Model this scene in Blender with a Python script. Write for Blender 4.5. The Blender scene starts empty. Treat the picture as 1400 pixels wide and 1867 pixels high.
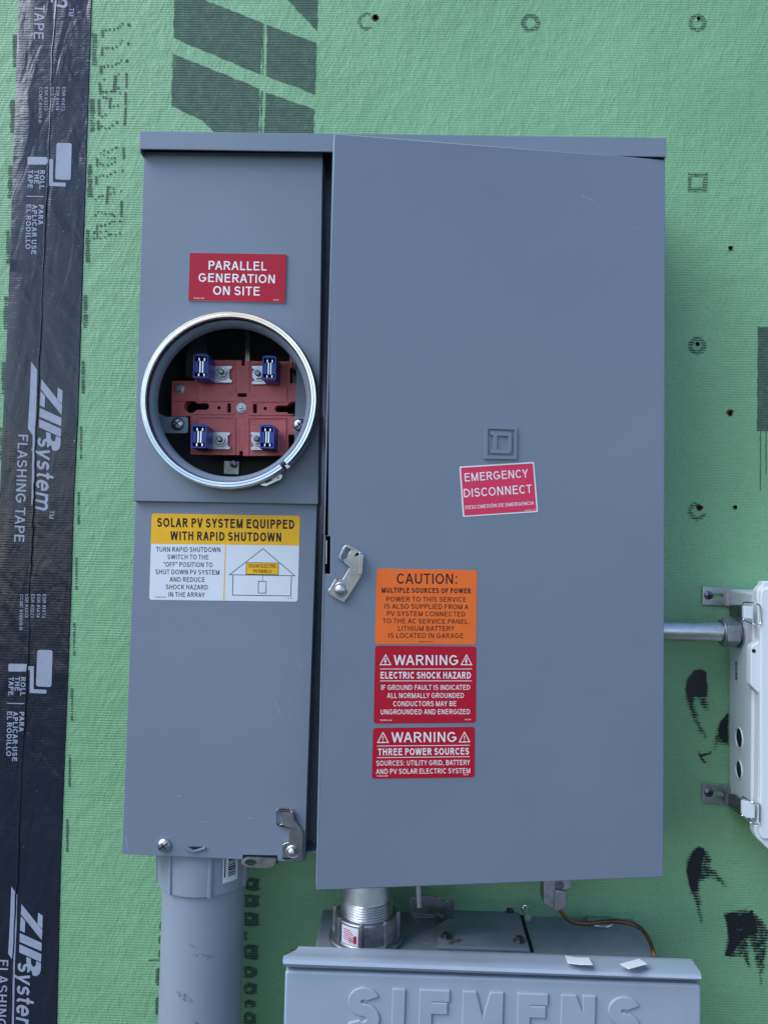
import bpy, bmesh, math, random
from mathutils import Vector, Matrix, Euler
from mathutils.geometry import delaunay_2d_cdt, tessellate_polygon

random.seed(7)
scene = bpy.context.scene
C = scene.collection
R = math.radians

# ------------------------------------------------------------------ camera
IW, IH, FPX = 1400.0, 1867.0, 1420.0
CAMZ, CAMD = 1.5, 0.95
cam_data = bpy.data.cameras.new("camera")
cam = bpy.data.objects.new("camera", cam_data)
C.objects.link(cam)
scene.camera = cam
cam_data.sensor_fit = 'HORIZONTAL'
cam_data.sensor_width = 36.0
cam_data.lens = 36.0 * FPX / IW
cam_data.clip_start = 0.02
cam_data.clip_end = 200.0
CAM = Vector((0.0, -CAMD, CAMZ))
ROT = (Matrix.Rotation(0.019, 3, 'Z') @ Matrix.Rotation(R(90) + 0.033, 3, 'X') @ Matrix.Rotation(0.022, 3, 'Z'))
cam.location = CAM
cam.rotation_euler = ROT.to_euler()

# ------------------------------------------------------------------ light
world = bpy.data.worlds.new("World")
scene.world = world
world.use_nodes = True
wn = world.node_tree.nodes
wl = world.node_tree.links
sky = wn.new('ShaderNodeTexSky')
sky.sky_type = 'NISHITA'
sky.sun_disc = False
SUN_DIR = Vector((-0.76, -0.42, 0.90)).normalized()      # towards the bright part of the sky
sky.sun_elevation = math.asin(SUN_DIR.z)
sky.sun_rotation = math.atan2(SUN_DIR.x, SUN_DIR.y)
sky.air_density = 1.0
sky.dust_density = 0.7
sky.ozone_density = 2.5
wl.new(sky.outputs[0], wn['Background'].inputs[0])
wn['Background'].inputs[1].default_value = 0.11
sun_d = bpy.data.lights.new("sun", 'SUN')
sun_d.energy = 1.5
sun_d.angle = R(46)
sun_d.color = (0.84, 0.92, 1.0)
sun = bpy.data.objects.new("sun", sun_d)
C.objects.link(sun)
sun.location = SUN_DIR * 5
sun.rotation_euler = SUN_DIR.to_track_quat('Z', 'Y').to_euler()
scene.view_settings.view_transform = 'Standard'
scene.view_settings.look = 'None'
scene.view_settings.gamma = 1.0
scene.view_settings.use_curve_mapping = False
scene.view_settings.exposure = 1.15

# ------------------------------------------------------------------ surveying: photo point -> point on a real plane
def ray(px, py):
    return ROT @ Vector(((px - IW / 2) / FPX, -(py - IH / 2) / FPX, -1.0))

class Plane:
    def __init__(s, o, ux, uv):
        s.o = Vector(o); s.ux = Vector(ux).normalized()
        uv = Vector(uv); uv = uv - uv.dot(s.ux) * s.ux
        s.uv = uv.normalized(); s.n = s.ux.cross(s.uv)
    def hit(s, px, py):
        d = ray(px, py)
        t = (s.o - CAM).dot(s.n) / d.dot(s.n)
        return CAM + d * t
    def P(s, px, py):
        q = s.hit(px, py) - s.o
        return Vector((q.dot(s.ux), q.dot(s.uv)))
    def W(s, p, h=0.0):
        return s.o + s.ux * p[0] + s.uv * p[1] + s.n * h
    def L(s, pts, m=None):
        return [s.P(*(m(*q) if m else q)) for q in pts]

def front(D):                      # a plane parallel to the wall, D metres in front of it
    return Plane((0, -D, CAMZ), (1, 0, 0), (0, 0, 1))

def crop(ox, oy, sc):
    f = lambda x, y: (ox + x / sc, oy + y / sc)
    f.s = sc
    return f
IDM = crop(0, 0, 1.0)

# ------------------------------------------------------------------ materials
def nd(nt, t, **kw):
    n = nt.nodes.new(t)
    for k, v in kw.items():
        if k in n.inputs.keys():
            n.inputs[k].default_value = v
        else:
            setattr(n, k, v)
    return n

def base_mat(name):
    m = bpy.data.materials.new(name)
    m.use_nodes = True
    nt = m.node_tree
    b = nt.nodes['Principled BSDF']
    return m, nt, b

def mk(name, col, rough=0.5, metal=0.0, spec=0.5, var=0.0, vs=40.0, bumps=(), rvar=0.0, stretch=(1, 1, 1), coat=0.0,
       spots=None):
    """Principled surface with mottled colour, uneven gloss and up to a few noise bumps (scale, strength, distance)."""
    m, nt, b = base_mat(name)
    L = nt.links
    b.inputs['Base Color'].default_value = (*col, 1)
    b.inputs['Roughness'].default_value = rough
    b.inputs['Metallic'].default_value = metal
    b.inputs['Specular IOR Level'].default_value = spec
    b.inputs['Coat Weight'].default_value = coat
    b.inputs['Coat Roughness'].default_value = 0.25
    geo = nd(nt, 'ShaderNodeNewGeometry')
    mp = nd(nt, 'ShaderNodeMapping')
    mp.inputs['Scale'].default_value = stretch
    L.new(geo.outputs['Position'], mp.inputs['Vector'])
    colsock = None
    if var:
        n = nd(nt, 'ShaderNodeTexNoise', Scale=vs, Detail=6.0, Roughness=0.6)
        L.new(mp.outputs[0], n.inputs['Vector'])
        r = nd(nt, 'ShaderNodeMapRange')
        r.inputs['From Min'].default_value = 0.3; r.inputs['From Max'].default_value = 0.7
        r.inputs['To Min'].default_value = 1 - var; r.inputs['To Max'].default_value = 1 + var
        L.new(n.outputs['Fac'], r.inputs['Value'])
        mx = nd(nt, 'ShaderNodeVectorMath', operation='SCALE')
        mx.inputs[0].default_value = col
        L.new(r.outputs[0], mx.inputs['Scale'])
        colsock = mx.outputs[0]
    if spots:                                     # (colour, scale, threshold): small specks and scuffs of dirt or bare metal
        scol, ss, th = spots
        n = nd(nt, 'ShaderNodeTexNoise', Scale=ss, Detail=4.0, Roughness=0.65)
        L.new(mp.outputs[0], n.inputs['Vector'])
        r = nd(nt, 'ShaderNodeMapRange')
        r.inputs['From Min'].default_value = th; r.inputs['From Max'].default_value = th + 0.05
        L.new(n.outputs['Fac'], r.inputs['Value'])
        mx = nd(nt, 'ShaderNodeMix', data_type='RGBA')
        if colsock: L.new(colsock, mx.inputs[6])
        else: mx.inputs[6].default_value = (*col, 1)
        mx.inputs[7].default_value = (*scol, 1)
        L.new(r.outputs[0], mx.inputs[0])
        colsock = mx.outputs[2]
    if colsock: L.new(colsock, b.inputs['Base Color'])
    if rvar:
        n = nd(nt, 'ShaderNodeTexNoise', Scale=vs * 0.7, Detail=5.0)
        L.new(mp.outputs[0], n.inputs['Vector'])
        r = nd(nt, 'ShaderNodeMapRange')
        r.inputs['From Min'].default_value = 0.3; r.inputs['From Max'].default_value = 0.7
        r.inputs['To Min'].default_value = max(0.03, rough - rvar); r.inputs['To Max'].default_value = rough + rvar
        L.new(n.outputs['Fac'], r.inputs['Value'])
        L.new(r.outputs[0], b.inputs['Roughness'])
    prev = None
    for sc, st, dist in bumps:
        n = nd(nt, 'ShaderNodeTexNoise', Scale=sc, Detail=3.0)
        L.new(mp.outputs[0], n.inputs['Vector'])
        bp = nd(nt, 'ShaderNodeBump', Strength=st, Distance=dist)
        L.new(n.outputs['Fac'], bp.inputs['Height'])
        if prev: L.new(prev, bp.inputs['Normal'])
        prev = bp.outputs[0]
    if prev: L.new(prev, b.inputs['Normal'])
    return m

RIB = 101.0                      # ribs of the sheathing overlay, about 2.9 mm apart
def rib_nodes(nt, pos):
    w = nd(nt, 'ShaderNodeTexWave', wave_type='BANDS', bands_direction='Z', wave_profile='SIN')
    w.inputs['Scale'].default_value = RIB
    w.inputs['Distortion'].default_value = 1.6
    w.inputs['Detail'].default_value = 2.0
    w.inputs['Detail Scale'].default_value = 0.5
    nt.links.new(pos, w.inputs['Vector'])
    return w.outputs['Fac']

def wall_material():
    m, nt, b = base_mat("green_overlay")
    L = nt.links
    geo = nd(nt, 'ShaderNodeNewGeometry'); pos = geo.outputs['Position']
    b.inputs['Roughness'].default_value = 0.52
    b.inputs['Specular IOR Level'].default_value = 0.5
    n1 = nd(nt, 'ShaderNodeTexNoise', Scale=6.0, Detail=6.0, Roughness=0.6); L.new(pos, n1.inputs['Vector'])
    n2 = nd(nt, 'ShaderNodeTexNoise', Scale=260.0, Detail=3.0); L.new(pos, n2.inputs['Vector'])
    mx = nd(nt, 'ShaderNodeMix', data_type='RGBA')
    mx.inputs[6].default_value = (*WALL_A, 1); mx.inputs[7].default_value = (*WALL_B, 1)
    ad = nd(nt, 'ShaderNodeMath', operation='MULTIPLY_ADD'); ad.inputs[1].default_value = 0.5; ad.inputs[2].default_value = 0.0
    L.new(n2.outputs['Fac'], ad.inputs[0])
    a2 = nd(nt, 'ShaderNodeMath', operation='MULTIPLY_ADD'); a2.inputs[1].default_value = 0.7
    L.new(n1.outputs['Fac'], a2.inputs[0]); L.new(ad.outputs[0], a2.inputs[2])
    rr = nd(nt, 'ShaderNodeMapRange'); rr.inputs['From Min'].default_value = 0.4; rr.inputs['From Max'].default_value = 0.8
    L.new(a2.outputs[0], rr.inputs['Value']); L.new(rr.outputs[0], mx.inputs[0])
    # tiny dark flecks and pale nicks
    n3 = nd(nt, 'ShaderNodeTexNoise', Scale=120.0, Detail=2.0); L.new(pos, n3.inputs['Vector'])
    r3 = nd(nt, 'ShaderNodeMapRange'); r3.inputs['From Min'].default_value = 0.76; r3.inputs['From Max'].default_value = 0.80
    L.new(n3.outputs['Fac'], r3.inputs['Value'])
    mx2 = nd(nt, 'ShaderNodeMix', data_type='RGBA'); mx2.inputs[7].default_value = (0.08, 0.14, 0.09, 1)
    L.new(mx.outputs[2], mx2.inputs[6]); L.new(r3.outputs[0], mx2.inputs[0])
    L.new(mx2.outputs[2], b.inputs['Base Color'])
    # relief: ribs, criss-cross creases, small lumps
    rib = rib_nodes(nt, pos)
    nrm = None
    def bump(sock, st, dist):
        nonlocal nrm
        bp = nd(nt, 'ShaderNodeBump', Strength=st, Distance=dist)
        L.new(sock, bp.inputs['Height'])
        if nrm: L.new(nrm, bp.inputs['Normal'])
        nrm = bp.outputs[0]
    nm = nd(nt, 'ShaderNodeTexNoise', Scale=14.0, Detail=3.0); L.new(pos, nm.inputs['Vector'])
    rm = nd(nt, 'ShaderNodeMapRange'); rm.inputs['From Min'].default_value = 0.35; rm.inputs['From Max'].default_value = 0.65
    rm.inputs['To Min'].default_value = 0.45; rm.inputs['To Max'].default_value = 1.0
    L.new(nm.outputs['Fac'], rm.inputs['Value'])
    ribm = nd(nt, 'ShaderNodeMath', operation='MULTIPLY'); L.new(rib, ribm.inputs[0]); L.new(rm.outputs[0], ribm.inputs[1])
    bump(ribm.outputs[0], 0.6, 0.00042)
    for ang, sx, sz, sc, dist in ((24, 1.0, 0.16, 60, 0.0012), (-21, 1.0, 0.14, 66, 0.0011), (8, 1.0, 0.11, 50, 0.0008)):
        mp = nd(nt, 'ShaderNodeMapping', vector_type='TEXTURE')
        mp.inputs['Rotation'].default_value = (0, R(ang), 0)
        mp.inputs['Scale'].default_value = (1 / sx, 1, 1 / sz)
        L.new(pos, mp.inputs['Vector'])
        nz = nd(nt, 'ShaderNodeTexNoise', Scale=sc, Detail=3.0, Roughness=0.55)
        nz.noise_type = 'FBM'
        L.new(mp.outputs[0], nz.inputs['Vector'])
        # thin ridges: 1 - |n - .5| sharpened
        s1 = nd(nt, 'ShaderNodeMath', operation='SUBTRACT'); s1.inputs[1].default_value = 0.5; L.new(nz.outputs['Fac'], s1.inputs[0])
        s2 = nd(nt, 'ShaderNodeMath', operation='ABSOLUTE'); L.new(s1.outputs[0], s2.inputs[0])
        s3 = nd(nt, 'ShaderNodeMapRange'); s3.inputs['From Min'].default_value = 0.0; s3.inputs['From Max'].default_value = 0.05
        s3.inputs['To Min'].default_value = 1.0; s3.inputs['To Max'].default_value = 0.0
        L.new(s2.outputs[0], s3.inputs['Value'])
        bump(s3.outputs[0], 0.15, dist)
    n4 = nd(nt, 'ShaderNodeTexNoise', Scale=45.0, Detail=5.0); L.new(pos, n4.inputs['Vector'])
    bump(n4.outputs['Fac'], 0.65, 0.0026)
    L.new(nrm, b.inputs['Normal'])
    return m

def ink_material(name, col, lo, hi, ribw, nscale=90.0):
    """Thin print or wiped-on film: lets the sheet below show through in its pores and between its ribs."""
    m, nt, b = base_mat(name)
    L = nt.links
    b.inputs['Base Color'].default_value = (*col, 1)
    b.inputs['Roughness'].default_value = 0.6
    b.inputs['Specular IOR Level'].default_value = 0.3
    geo = nd(nt, 'ShaderNodeNewGeometry'); pos = geo.outputs['Position']
    rib = rib_nodes(nt, pos)
    n = nd(nt, 'ShaderNodeTexNoise', Scale=nscale, Detail=6.0, Roughness=0.65); L.new(pos, n.inputs['Vector'])
    a = nd(nt, 'ShaderNodeMath', operation='MULTIPLY'); a.inputs[1].default_value = ribw; L.new(rib, a.inputs[0])
    s = nd(nt, 'ShaderNodeMath', operation='MULTIPLY'); s.inputs[1].default_value = 1 - ribw; L.new(n.outputs['Fac'], s.inputs[0])
    t = nd(nt, 'ShaderNodeMath', operation='ADD'); L.new(a.outputs[0], t.inputs[0]); L.new(s.outputs[0], t.inputs[1])
    r = nd(nt, 'ShaderNodeMapRange')
    r.inputs['From Min'].default_value = 0.25; r.inputs['From Max'].default_value = 0.75
    r.inputs['To Min'].default_value = lo; r.inputs['To Max'].default_value = hi
    L.new(t.outputs[0], r.inputs['Value'])
    L.new(r.outputs[0], b.inputs['Alpha'])
    bp = nd(nt, 'ShaderNodeBump', Strength=0.8, Distance=0.0004)
    L.new(rib, bp.inputs['Height']); L.new(bp.outputs[0], b.inputs['Normal'])
    return m

WALL_A = (0.165, 0.352, 0.180)
WALL_B = (0.226, 0.440, 0.240)
GREY = (0.172, 0.208, 0.268)
M = {}
M['wall'] = wall_material()
M['core'] = mk("board_core", (0.10, 0.055, 0.035), 0.9, var=0.5, vs=90)
M['ink'] = ink_material("stamped_ink", (0.055, 0.090, 0.082), 0.34, 0.86, 0.20)
M['ink_dry'] = ink_material("dry_ink", (0.025, 0.05, 0.045), -0.35, 1.05, 0.25, 330.0)
M['tar'] = mk("sealant_tar", (0.006, 0.007, 0.010), 0.42, bumps=((300, .6, .0006),))
M['tar_dry'] = ink_material("wiped_sealant", (0.006, 0.008, 0.012), -1.0, 1.7, 0.55, 150.0)
def smear_material():
    m, nt, b = base_mat("wiped_sealant_film")
    L = nt.links
    b.inputs['Base Color'].default_value = (0.006, 0.008, 0.014, 1)
    b.inputs['Roughness'].default_value = 0.42
    geo = nd(nt, 'ShaderNodeNewGeometry'); pos = geo.outputs['Position']
    at = nd(nt, 'ShaderNodeAttribute', attribute_name='cover')
    rib = rib_nodes(nt, pos)
    n = nd(nt, 'ShaderNodeTexNoise', Scale=140.0, Detail=6.0, Roughness=0.65); L.new(pos, n.inputs['Vector'])
    a = nd(nt, 'ShaderNodeMath', operation='MULTIPLY_ADD'); a.inputs[1].default_value = 0.30; L.new(rib, a.inputs[0]); L.new(at.outputs['Fac'], a.inputs[2])
    c = nd(nt, 'ShaderNodeMath', operation='MULTIPLY_ADD'); c.inputs[1].default_value = 1.1; L.new(n.outputs['Fac'], c.inputs[0]); L.new(a.outputs[0], c.inputs[2])
    r = nd(nt, 'ShaderNodeMapRange')
    r.inputs['From Min'].default_value = 0.98; r.inputs['From Max'].default_value = 1.34
    L.new(c.outputs[0], r.inputs['Value']); L.new(r.outputs[0], b.inputs['Alpha'])
    bp = nd(nt, 'ShaderNodeBump', Strength=0.7, Distance=0.0006)
    L.new(n.outputs['Fac'], bp.inputs['Height']); L.new(bp.outputs[0], b.inputs['Normal'])
    return m
M['smear'] = smear_material()
M['ground'] = mk("ground_soil", (0.08, 0.078, 0.07), 0.95, var=0.3, vs=6)
M['grey'] = mk("grey_enamel", GREY, 0.37, spec=0.5, var=0.045, vs=6, rvar=0.09,
               bumps=((5.0, 0.3, 0.005), (520, 0.30, 0.00016)), spots=((0.27, 0.31, 0.37), 130, 0.775))
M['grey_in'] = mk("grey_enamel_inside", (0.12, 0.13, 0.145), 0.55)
M['gap'] = mk("gap_shade", (0.03, 0.032, 0.036), 0.7)  # near-black: the shade inside narrow gaps, put into the colour
M['pgrey'] = mk("light_grey_enamel", (0.31, 0.36, 0.43), 0.36, var=0.04, vs=25, rvar=0.06,
                bumps=((6.0, 0.25, 0.003), (380, 0.15, 0.0001)), spots=((0.42, 0.44, 0.48), 95, 0.72))
M['ptop'] = mk("dusty_grey_enamel", (0.225, 0.25, 0.285), 0.45, var=0.12, vs=30, rvar=0.08, bumps=((300, .15, .0002),),
               spots=((0.32, 0.33, 0.35), 70, 0.70))
M['zinc'] = mk("zinc_plate", (0.50, 0.51, 0.54), 0.36, metal=1.0, var=0.10, vs=120, rvar=0.10, bumps=((500, .2, .0001),))
M['zinc_cast'] = mk("cast_zinc", (0.36, 0.37, 0.40), 0.48, metal=1.0, var=0.18, vs=160, rvar=0.1, bumps=((600, .5, .0003),))
M['alu'] = mk("bright_aluminium", (0.80, 0.80, 0.80), 0.24, metal=1.0, var=0.05, vs=90, rvar=0.09, bumps=((900, .2, .0001),))
M['steel'] = mk("dull_steel", (0.46, 0.46, 0.49), 0.30, metal=1.0, var=0.12, vs=100, rvar=0.08, bumps=((400, .25, .00012),))
M['emt'] = mk("galvanised_tube", (0.58, 0.60, 0.63), 0.36, metal=1.0, var=0.14, vs=70, rvar=0.12, bumps=((350, .3, .0003),))
M['chrome'] = mk("bright_steel", (0.72, 0.72, 0.74), 0.16, metal=1.0)
M['dkmetal'] = mk("dark_steel", (0.16, 0.17, 0.18), 0.30, metal=1.0, rvar=0.08, var=0.2, vs=60)
M['red'] = mk("red_moulding", (0.64, 0.135, 0.140), 0.46, var=0.08, vs=60, bumps=((300, .2, .0002),))
M['blue'] = mk("blue_moulding", (0.022, 0.045, 0.30), 0.42, var=0.08, vs=80)
M['black'] = mk("black_void", (0.004, 0.004, 0.005), 0.8)
M['blackp'] = mk("black_print", (0.012, 0.012, 0.014), 0.45, spec=0.25)
M['whitep'] = mk("white_print", (0.80, 0.80, 0.80), 0.45)
M['white_st'] = mk("white_vinyl", (0.66, 0.70, 0.76), 0.35, var=0.02, vs=60, bumps=((60, .2, .0006),))
M['yellow'] = mk("yellow_vinyl", (0.84, 0.44, 0.020), 0.30, var=0.05, vs=60, bumps=((80, .35, .0009),), spec=0.25)
M['orange'] = mk("orange_vinyl", (0.88, 0.165, 0.030), 0.38, var=0.03, vs=60, bumps=((60, .15, .0006),), spec=0.25)
M['crimson'] = mk("crimson_vinyl", (0.46, 0.009, 0.028), 0.36, var=0.04, vs=50, bumps=((60, .2, .0006),), spec=0.25)
M['plaque'] = mk("crimson_plastic", (0.42, 0.012, 0.032), 0.38, var=0.03, vs=50, spec=0.25)
M['plaque_edge'] = mk("plaque_cut_edge", (0.60, 0.50, 0.52), 0.5)
M['pinkred'] = mk("faded_red_vinyl", (0.70, 0.040, 0.105), 0.42, var=0.04, vs=200, spec=0.25)
M['pvc'] = mk("grey_pvc", (0.245, 0.28, 0.34), 0.40, var=0.04, vs=30, rvar=0.06, bumps=((200, .1, .0003),),
              spots=((0.12, 0.12, 0.13), 60, 0.76))
M['white_pl'] = mk("white_plastic", (0.70, 0.73, 0.76), 0.38, var=0.015, vs=20, bumps=((350, .1, .0002),))
M['tape_print'] = mk("tape_print", (0.31, 0.335, 0.43), 0.40, var=0.10, vs=60, bumps=((150, .3, .0005),))
M['copper'] = mk("weathered_copper", (0.20, 0.105, 0.065), 0.48, metal=0.8, var=0.3, vs=120, rvar=0.1)
M['rust'] = ink_material("rust_stain", (0.16, 0.07, 0.03), -0.4, 1.2, 0.0, 200.0)
M['paper'] = mk("white_paper", (0.80, 0.82, 0.84), 0.7)
M['scuff'] = ink_material("dark_scuff", (0.10, 0.11, 0.125), -0.5, 0.75, 0.0, 260.0)
M['dust'] = ink_material("dust_film", (0.42, 0.44, 0.46), -0.2, 0.75, 0.0, 160.0)

def tape_material():
    m, nt, b = base_mat("black_flashing_tape")
    L = nt.links
    geo = nd(nt, 'ShaderNodeNewGeometry'); pos = geo.outputs['Position']
    b.inputs['Base Color'].default_value = (0.011, 0.015, 0.028, 1)
    b.inputs['Specular IOR Level'].default_value = 0.5
    n = nd(nt, 'ShaderNodeTexNoise', Scale=18.0, Detail=5.0); L.new(pos, n.inputs['Vector'])
    r = nd(nt, 'ShaderNodeMapRange'); r.inputs['From Min'].default_value = .3; r.inputs['From Max'].default_value = .7
    r.inputs['To Min'].default_value = .15; r.inputs['To Max'].default_value = .30
    L.new(n.outputs['Fac'], r.inputs['Value']); L.new(r.outputs[0], b.inputs['Roughness'])
    nrm = None
    def bump(sock, st, dist):
        nonlocal nrm
        bp = nd(nt, 'ShaderNodeBump', Strength=st, Distance=dist)
        L.new(sock, bp.inputs['Height'])
        if nrm: L.new(nrm, bp.inputs['Normal'])
        nrm = bp.outputs[0]
    rib = rib_nodes(nt, pos)
    bump(rib, 0.35, 0.00014)
    for ang, sz, sc, dist, st in ((9, 0.25, 44, 0.0045, .50), (-26, 0.35, 26, 0.005, .60), (0, 1.0, 90, 0.0009, .55)):
        mp = nd(nt, 'ShaderNodeMapping', vector_type='TEXTURE')
        mp.inputs['Rotation'].default_value = (0, R(ang), 0)
        mp.inputs['Scale'].default_value = (1, 1, 1 / sz)
        L.new(pos, mp.inputs['Vector'])
        nz = nd(nt, 'ShaderNodeTexNoise', Scale=sc, Detail=2.5, Roughness=0.45, Distortion=0.6); L.new(mp.outputs[0], nz.inputs['Vector'])
        bump(nz.outputs['Fac'], st, dist)
    L.new(nrm, b.inputs['Normal'])
    # a few pale specks of dust
    n3 = nd(nt, 'ShaderNodeTexNoise', Scale=230.0, Detail=2.0); L.new(pos, n3.inputs['Vector'])
    r3 = nd(nt, 'ShaderNodeMapRange'); r3.inputs['From Min'].default_value = 0.77; r3.inputs['From Max'].default_value = 0.80
    L.new(n3.outputs['Fac'], r3.inputs['Value'])
    mx = nd(nt, 'ShaderNodeMix', data_type='RGBA'); mx.inputs[6].default_value = (0.011, 0.015, 0.028, 1); mx.inputs[7].default_value = (0.3, 0.3, 0.33, 1)
    L.new(r3.outputs[0], mx.inputs[0]); L.new(mx.outputs[2], b.inputs['Base Color'])
    return m
M['tape'] = tape_material()

# ------------------------------------------------------------------ lettering: a drawn sans-serif alphabet (cap height 1)
def _arc(cx, cy, rx, ry, a0, a1, a, n=14):
    o = []; i = []
    for k in range(n + 1):
        th = R(a0 + (a1 - a0) * k / n)
        o.append((cx + (rx + a) * math.cos(th), cy + (ry + a) * math.sin(th)))
        i.append((cx + max(rx - a, .001) * math.cos(th), cy + max(ry - a, .001) * math.sin(th)))
    return o + i[::-1]
def _box(x0, y0, x1, y1): return [(x0, y0), (x1, y0), (x1, y1), (x0, y1)]
def _dg(x0, y0, x1, y1, t):
    th = t * math.hypot(x1 - x0, y1 - y0) / abs(y1 - y0) / 2
    return [(x0 - th, y0), (x0 + th, y0), (x1 + th, y1), (x1 - th, y1)]

def glyph(c, t):
    a = t / 2; hw = t * 0.94; P = []
    def bowl(x0, y0, y1, W):                       # right-hand bowl of B D P R between y0 and y1 (outer)
        ry = (y1 - y0) / 2 - a; rx = min(ry + .02, (W - x0) * .62); xc = W - a - rx
        P.append(_box(x0, y1 - hw, xc, y1)); P.append(_box(x0, y0, xc, y0 + hw))
        P.append(_arc(xc, (y0 + y1) / 2, rx, ry, -90, 90, a))
    def stem(x, y0=0, y1=1): P.append(_box(x, y0, x + t, y1))
    def S(W, x0=0, y0=0, y1=1):
        mid = y0 + (y1 - y0) * .515; rx = W / 2 - a; cx = x0 + W / 2
        r1 = (y1 - a - mid) / 2; r2 = (mid - y0 - a) / 2
        P.append(_arc(cx, mid + r1, rx * .94, r1, 22, 265, a, 18)); P.append(_arc(cx, mid - r2, rx, r2, 85, -162, a, 18))
        P.append(_box(cx - rx * .25, mid - a, cx + rx * .25, mid + a))
    if c == ' ': return .30, 0, 0, []
    if c == 'A':
        W = .80; th = t * math.hypot(.36, 1) / 2
        P += [_dg(th, 0, W / 2 - .01, 1, t), _dg(W - th, 0, W / 2 + .01, 1, t), _box(.17, .27, W - .17, .27 + hw)]; return W, .01, .01, P
    if c == 'B': W = .70; stem(0); bowl(.02, .46, 1, W - .05); bowl(.02, 0, .46 + hw, W); return W, .09, .05, P
    if c == 'C':
        W = .80; P.append(_arc(W / 2, .5, W / 2 - a, .5 - a, 40, 320, a, 26)); return W - .05, .05, .04, P
    if c == 'D': W = .76; stem(0); bowl(.02, 0, 1, W); return W, .09, .05, P
    if c == 'E': W = .63; stem(0); P += [_box(0, 1 - hw, W, 1), _box(0, 0, W + .02, hw), _box(0, .48, W - .04, .48 + hw)]; return W + .02, .09, .05, P
    if c == 'F': W = .59; stem(0); P += [_box(0, 1 - hw, W, 1), _box(0, .46, W - .08, .46 + hw)]; return W, .09, .03, P
    if c == 'G':
        W = .84; P.append(_arc(W / 2, .5, W / 2 - a, .5 - a, 42, 340, a, 28)); P += [_box(W * .52, .40, W, .40 + hw), _box(W - t, .22, W, .40 + a)]; return W, .05, .07, P
    if c == 'H': W = .70; stem(0); stem(W - t); P.append(_box(0, .48, W, .48 + hw)); return W, .09, .09, P
    if c == 'I': stem(0); return t, .09, .09, P
    if c == 'K':
        W = .74; stem(0); P += [_dg(t * .9, .34, W - t * .75, 1, t), _dg(.30, .50, W - t * .55, 0, t)]; return W, .09, .0, P
    if c == 'L': W = .56; stem(0); P.append(_box(0, 0, W, hw)); return W, .09, .02, P
    if c == 'M':
        W = .84; stem(0); stem(W - t); P += [_dg(t * .55, 1, W / 2, 0, t * .9), _dg(W - t * .55, 1, W / 2, 0, t * .9)]; return W, .09, .09, P
    if c == 'N': W = .71; stem(0); stem(W - t); P.append(_dg(t * .6, 1, W - t * .6, 0, t)); return W, .09, .09, P
    if c in 'OÓQ0':
        W = .86 if c != '0' else .60
        P += [_arc(W / 2, .5, W / 2 - a, .5 - a, 0, 180, a, 18), _arc(W / 2, .5, W / 2 - a, .5 - a, 180, 360, a, 18)]
        if c == 'Ó': P.append(_dg(W * .45, 1.07, W * .62, 1.27, t))
        if c == 'Q': P.append(_dg(W * .60, .26, W * .90, -.05, t))
        return W, .05, .05, P
    if c == 'P': W = .66; stem(0); bowl(.02, .42, 1, W); return W, .09, .03, P
    if c == 'R': W = .70; stem(0); bowl(.02, .44, 1, W - .02); P.append(_dg(.36, .46, W - t * .3, 0, t)); return W + t * .3, .09, .01, P
    if c == 'S': W = .68; S(W); return W, .05, .05, P
    if c == 'T': W = .70; P += [_box(0, 1 - hw, W, 1), _box(W / 2 - a, 0, W / 2 + a, 1)]; return W, .02, .02, P
    if c == 'U':
        W = .70; r = W / 2 - a; stem(0, r, 1); stem(W - t, r, 1); P.append(_arc(W / 2, r + a, r, r, 180, 360, a, 18)); return W, .09, .09, P
    if c == 'V':
        W = .78; th = t * math.hypot(.36, 1) / 2
        P += [_dg(th, 1, W / 2 - .01, 0, t), _dg(W - th, 1, W / 2 + .01, 0, t)]; return W, .01, .01, P
    if c == 'W':
        W = 1.12; th = t * .53
        P += [_dg(th, 1, W * .27, 0, t), _dg(W * .5, 1, W * .27, 0, t), _dg(W * .5, 1, W * .73, 0, t), _dg(W - th, 1, W * .73, 0, t)]; return W, .01, .01, P
    if c == 'X': W = .74; P += [_dg(t * .62, 0, W - t * .68, 1, t), _dg(W - t * .62, 0, t * .68, 1, t)]; return W, .01, .01, P
    if c == 'Y':
        W = .76; P += [_dg(t * .62, 1, W / 2, .40, t), _dg(W - t * .62, 1, W / 2, .40, t), _box(W / 2 - a, 0, W / 2 + a, .46)]; return W, .01, .01, P
    if c == 'Z': W = .68; P += [_box(0, 0, W, hw), _box(.02, 1 - hw, W, 1), _dg(t * .75, hw * .6, W - t * .75, 1 - hw * .6, t)]; return W, .03, .03, P
    if c == ':': P += [_box(0, 0, t * 1.1, t * 1.1), _box(0, .60, t * 1.1, .60 + t * 1.1)]; return t, .12, .10, P
    if c == '.': P += [_box(0, 0, t * 1.1, t * 1.1)]; return t, .09, .09, P
    if c == ',': P += [_box(0, 0, t * 1.1, t * 1.1), _dg(t * .2, -.17, t * .75, .03, t * .6)]; return t, .09, .09, P
    if c == '-': P += [_box(0, .30, .30, .30 + hw)]; return .30, .05, .05, P
    if c == '!': P += [_box(0, 0, t, t), _box(0, .27, t, 1)]; return t, .1, .1, P
    if c in '“”':
        for k in (0, .17): P.append(_dg(k + t * .5, .72 if c == '”' else .74, k + t * .8, 1, t * .9))
        return .17 + t * 1.3, .05, .05, P
    if c == '#':
        P += [_dg(.17, 0, .27, 1, t * .8), _dg(.41, 0, .51, 1, t * .8), _box(0, .28, .62, .28 + t * .8), _box(.03, .62, .65, .62 + t * .8)]; return .65, .05, .05, P
    if c == '1': P += [_box(.24 - t, 0, .24, 1), _dg(.03, .76, .22, 1, t * .9)]; return .26, .10, .14, P
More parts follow.
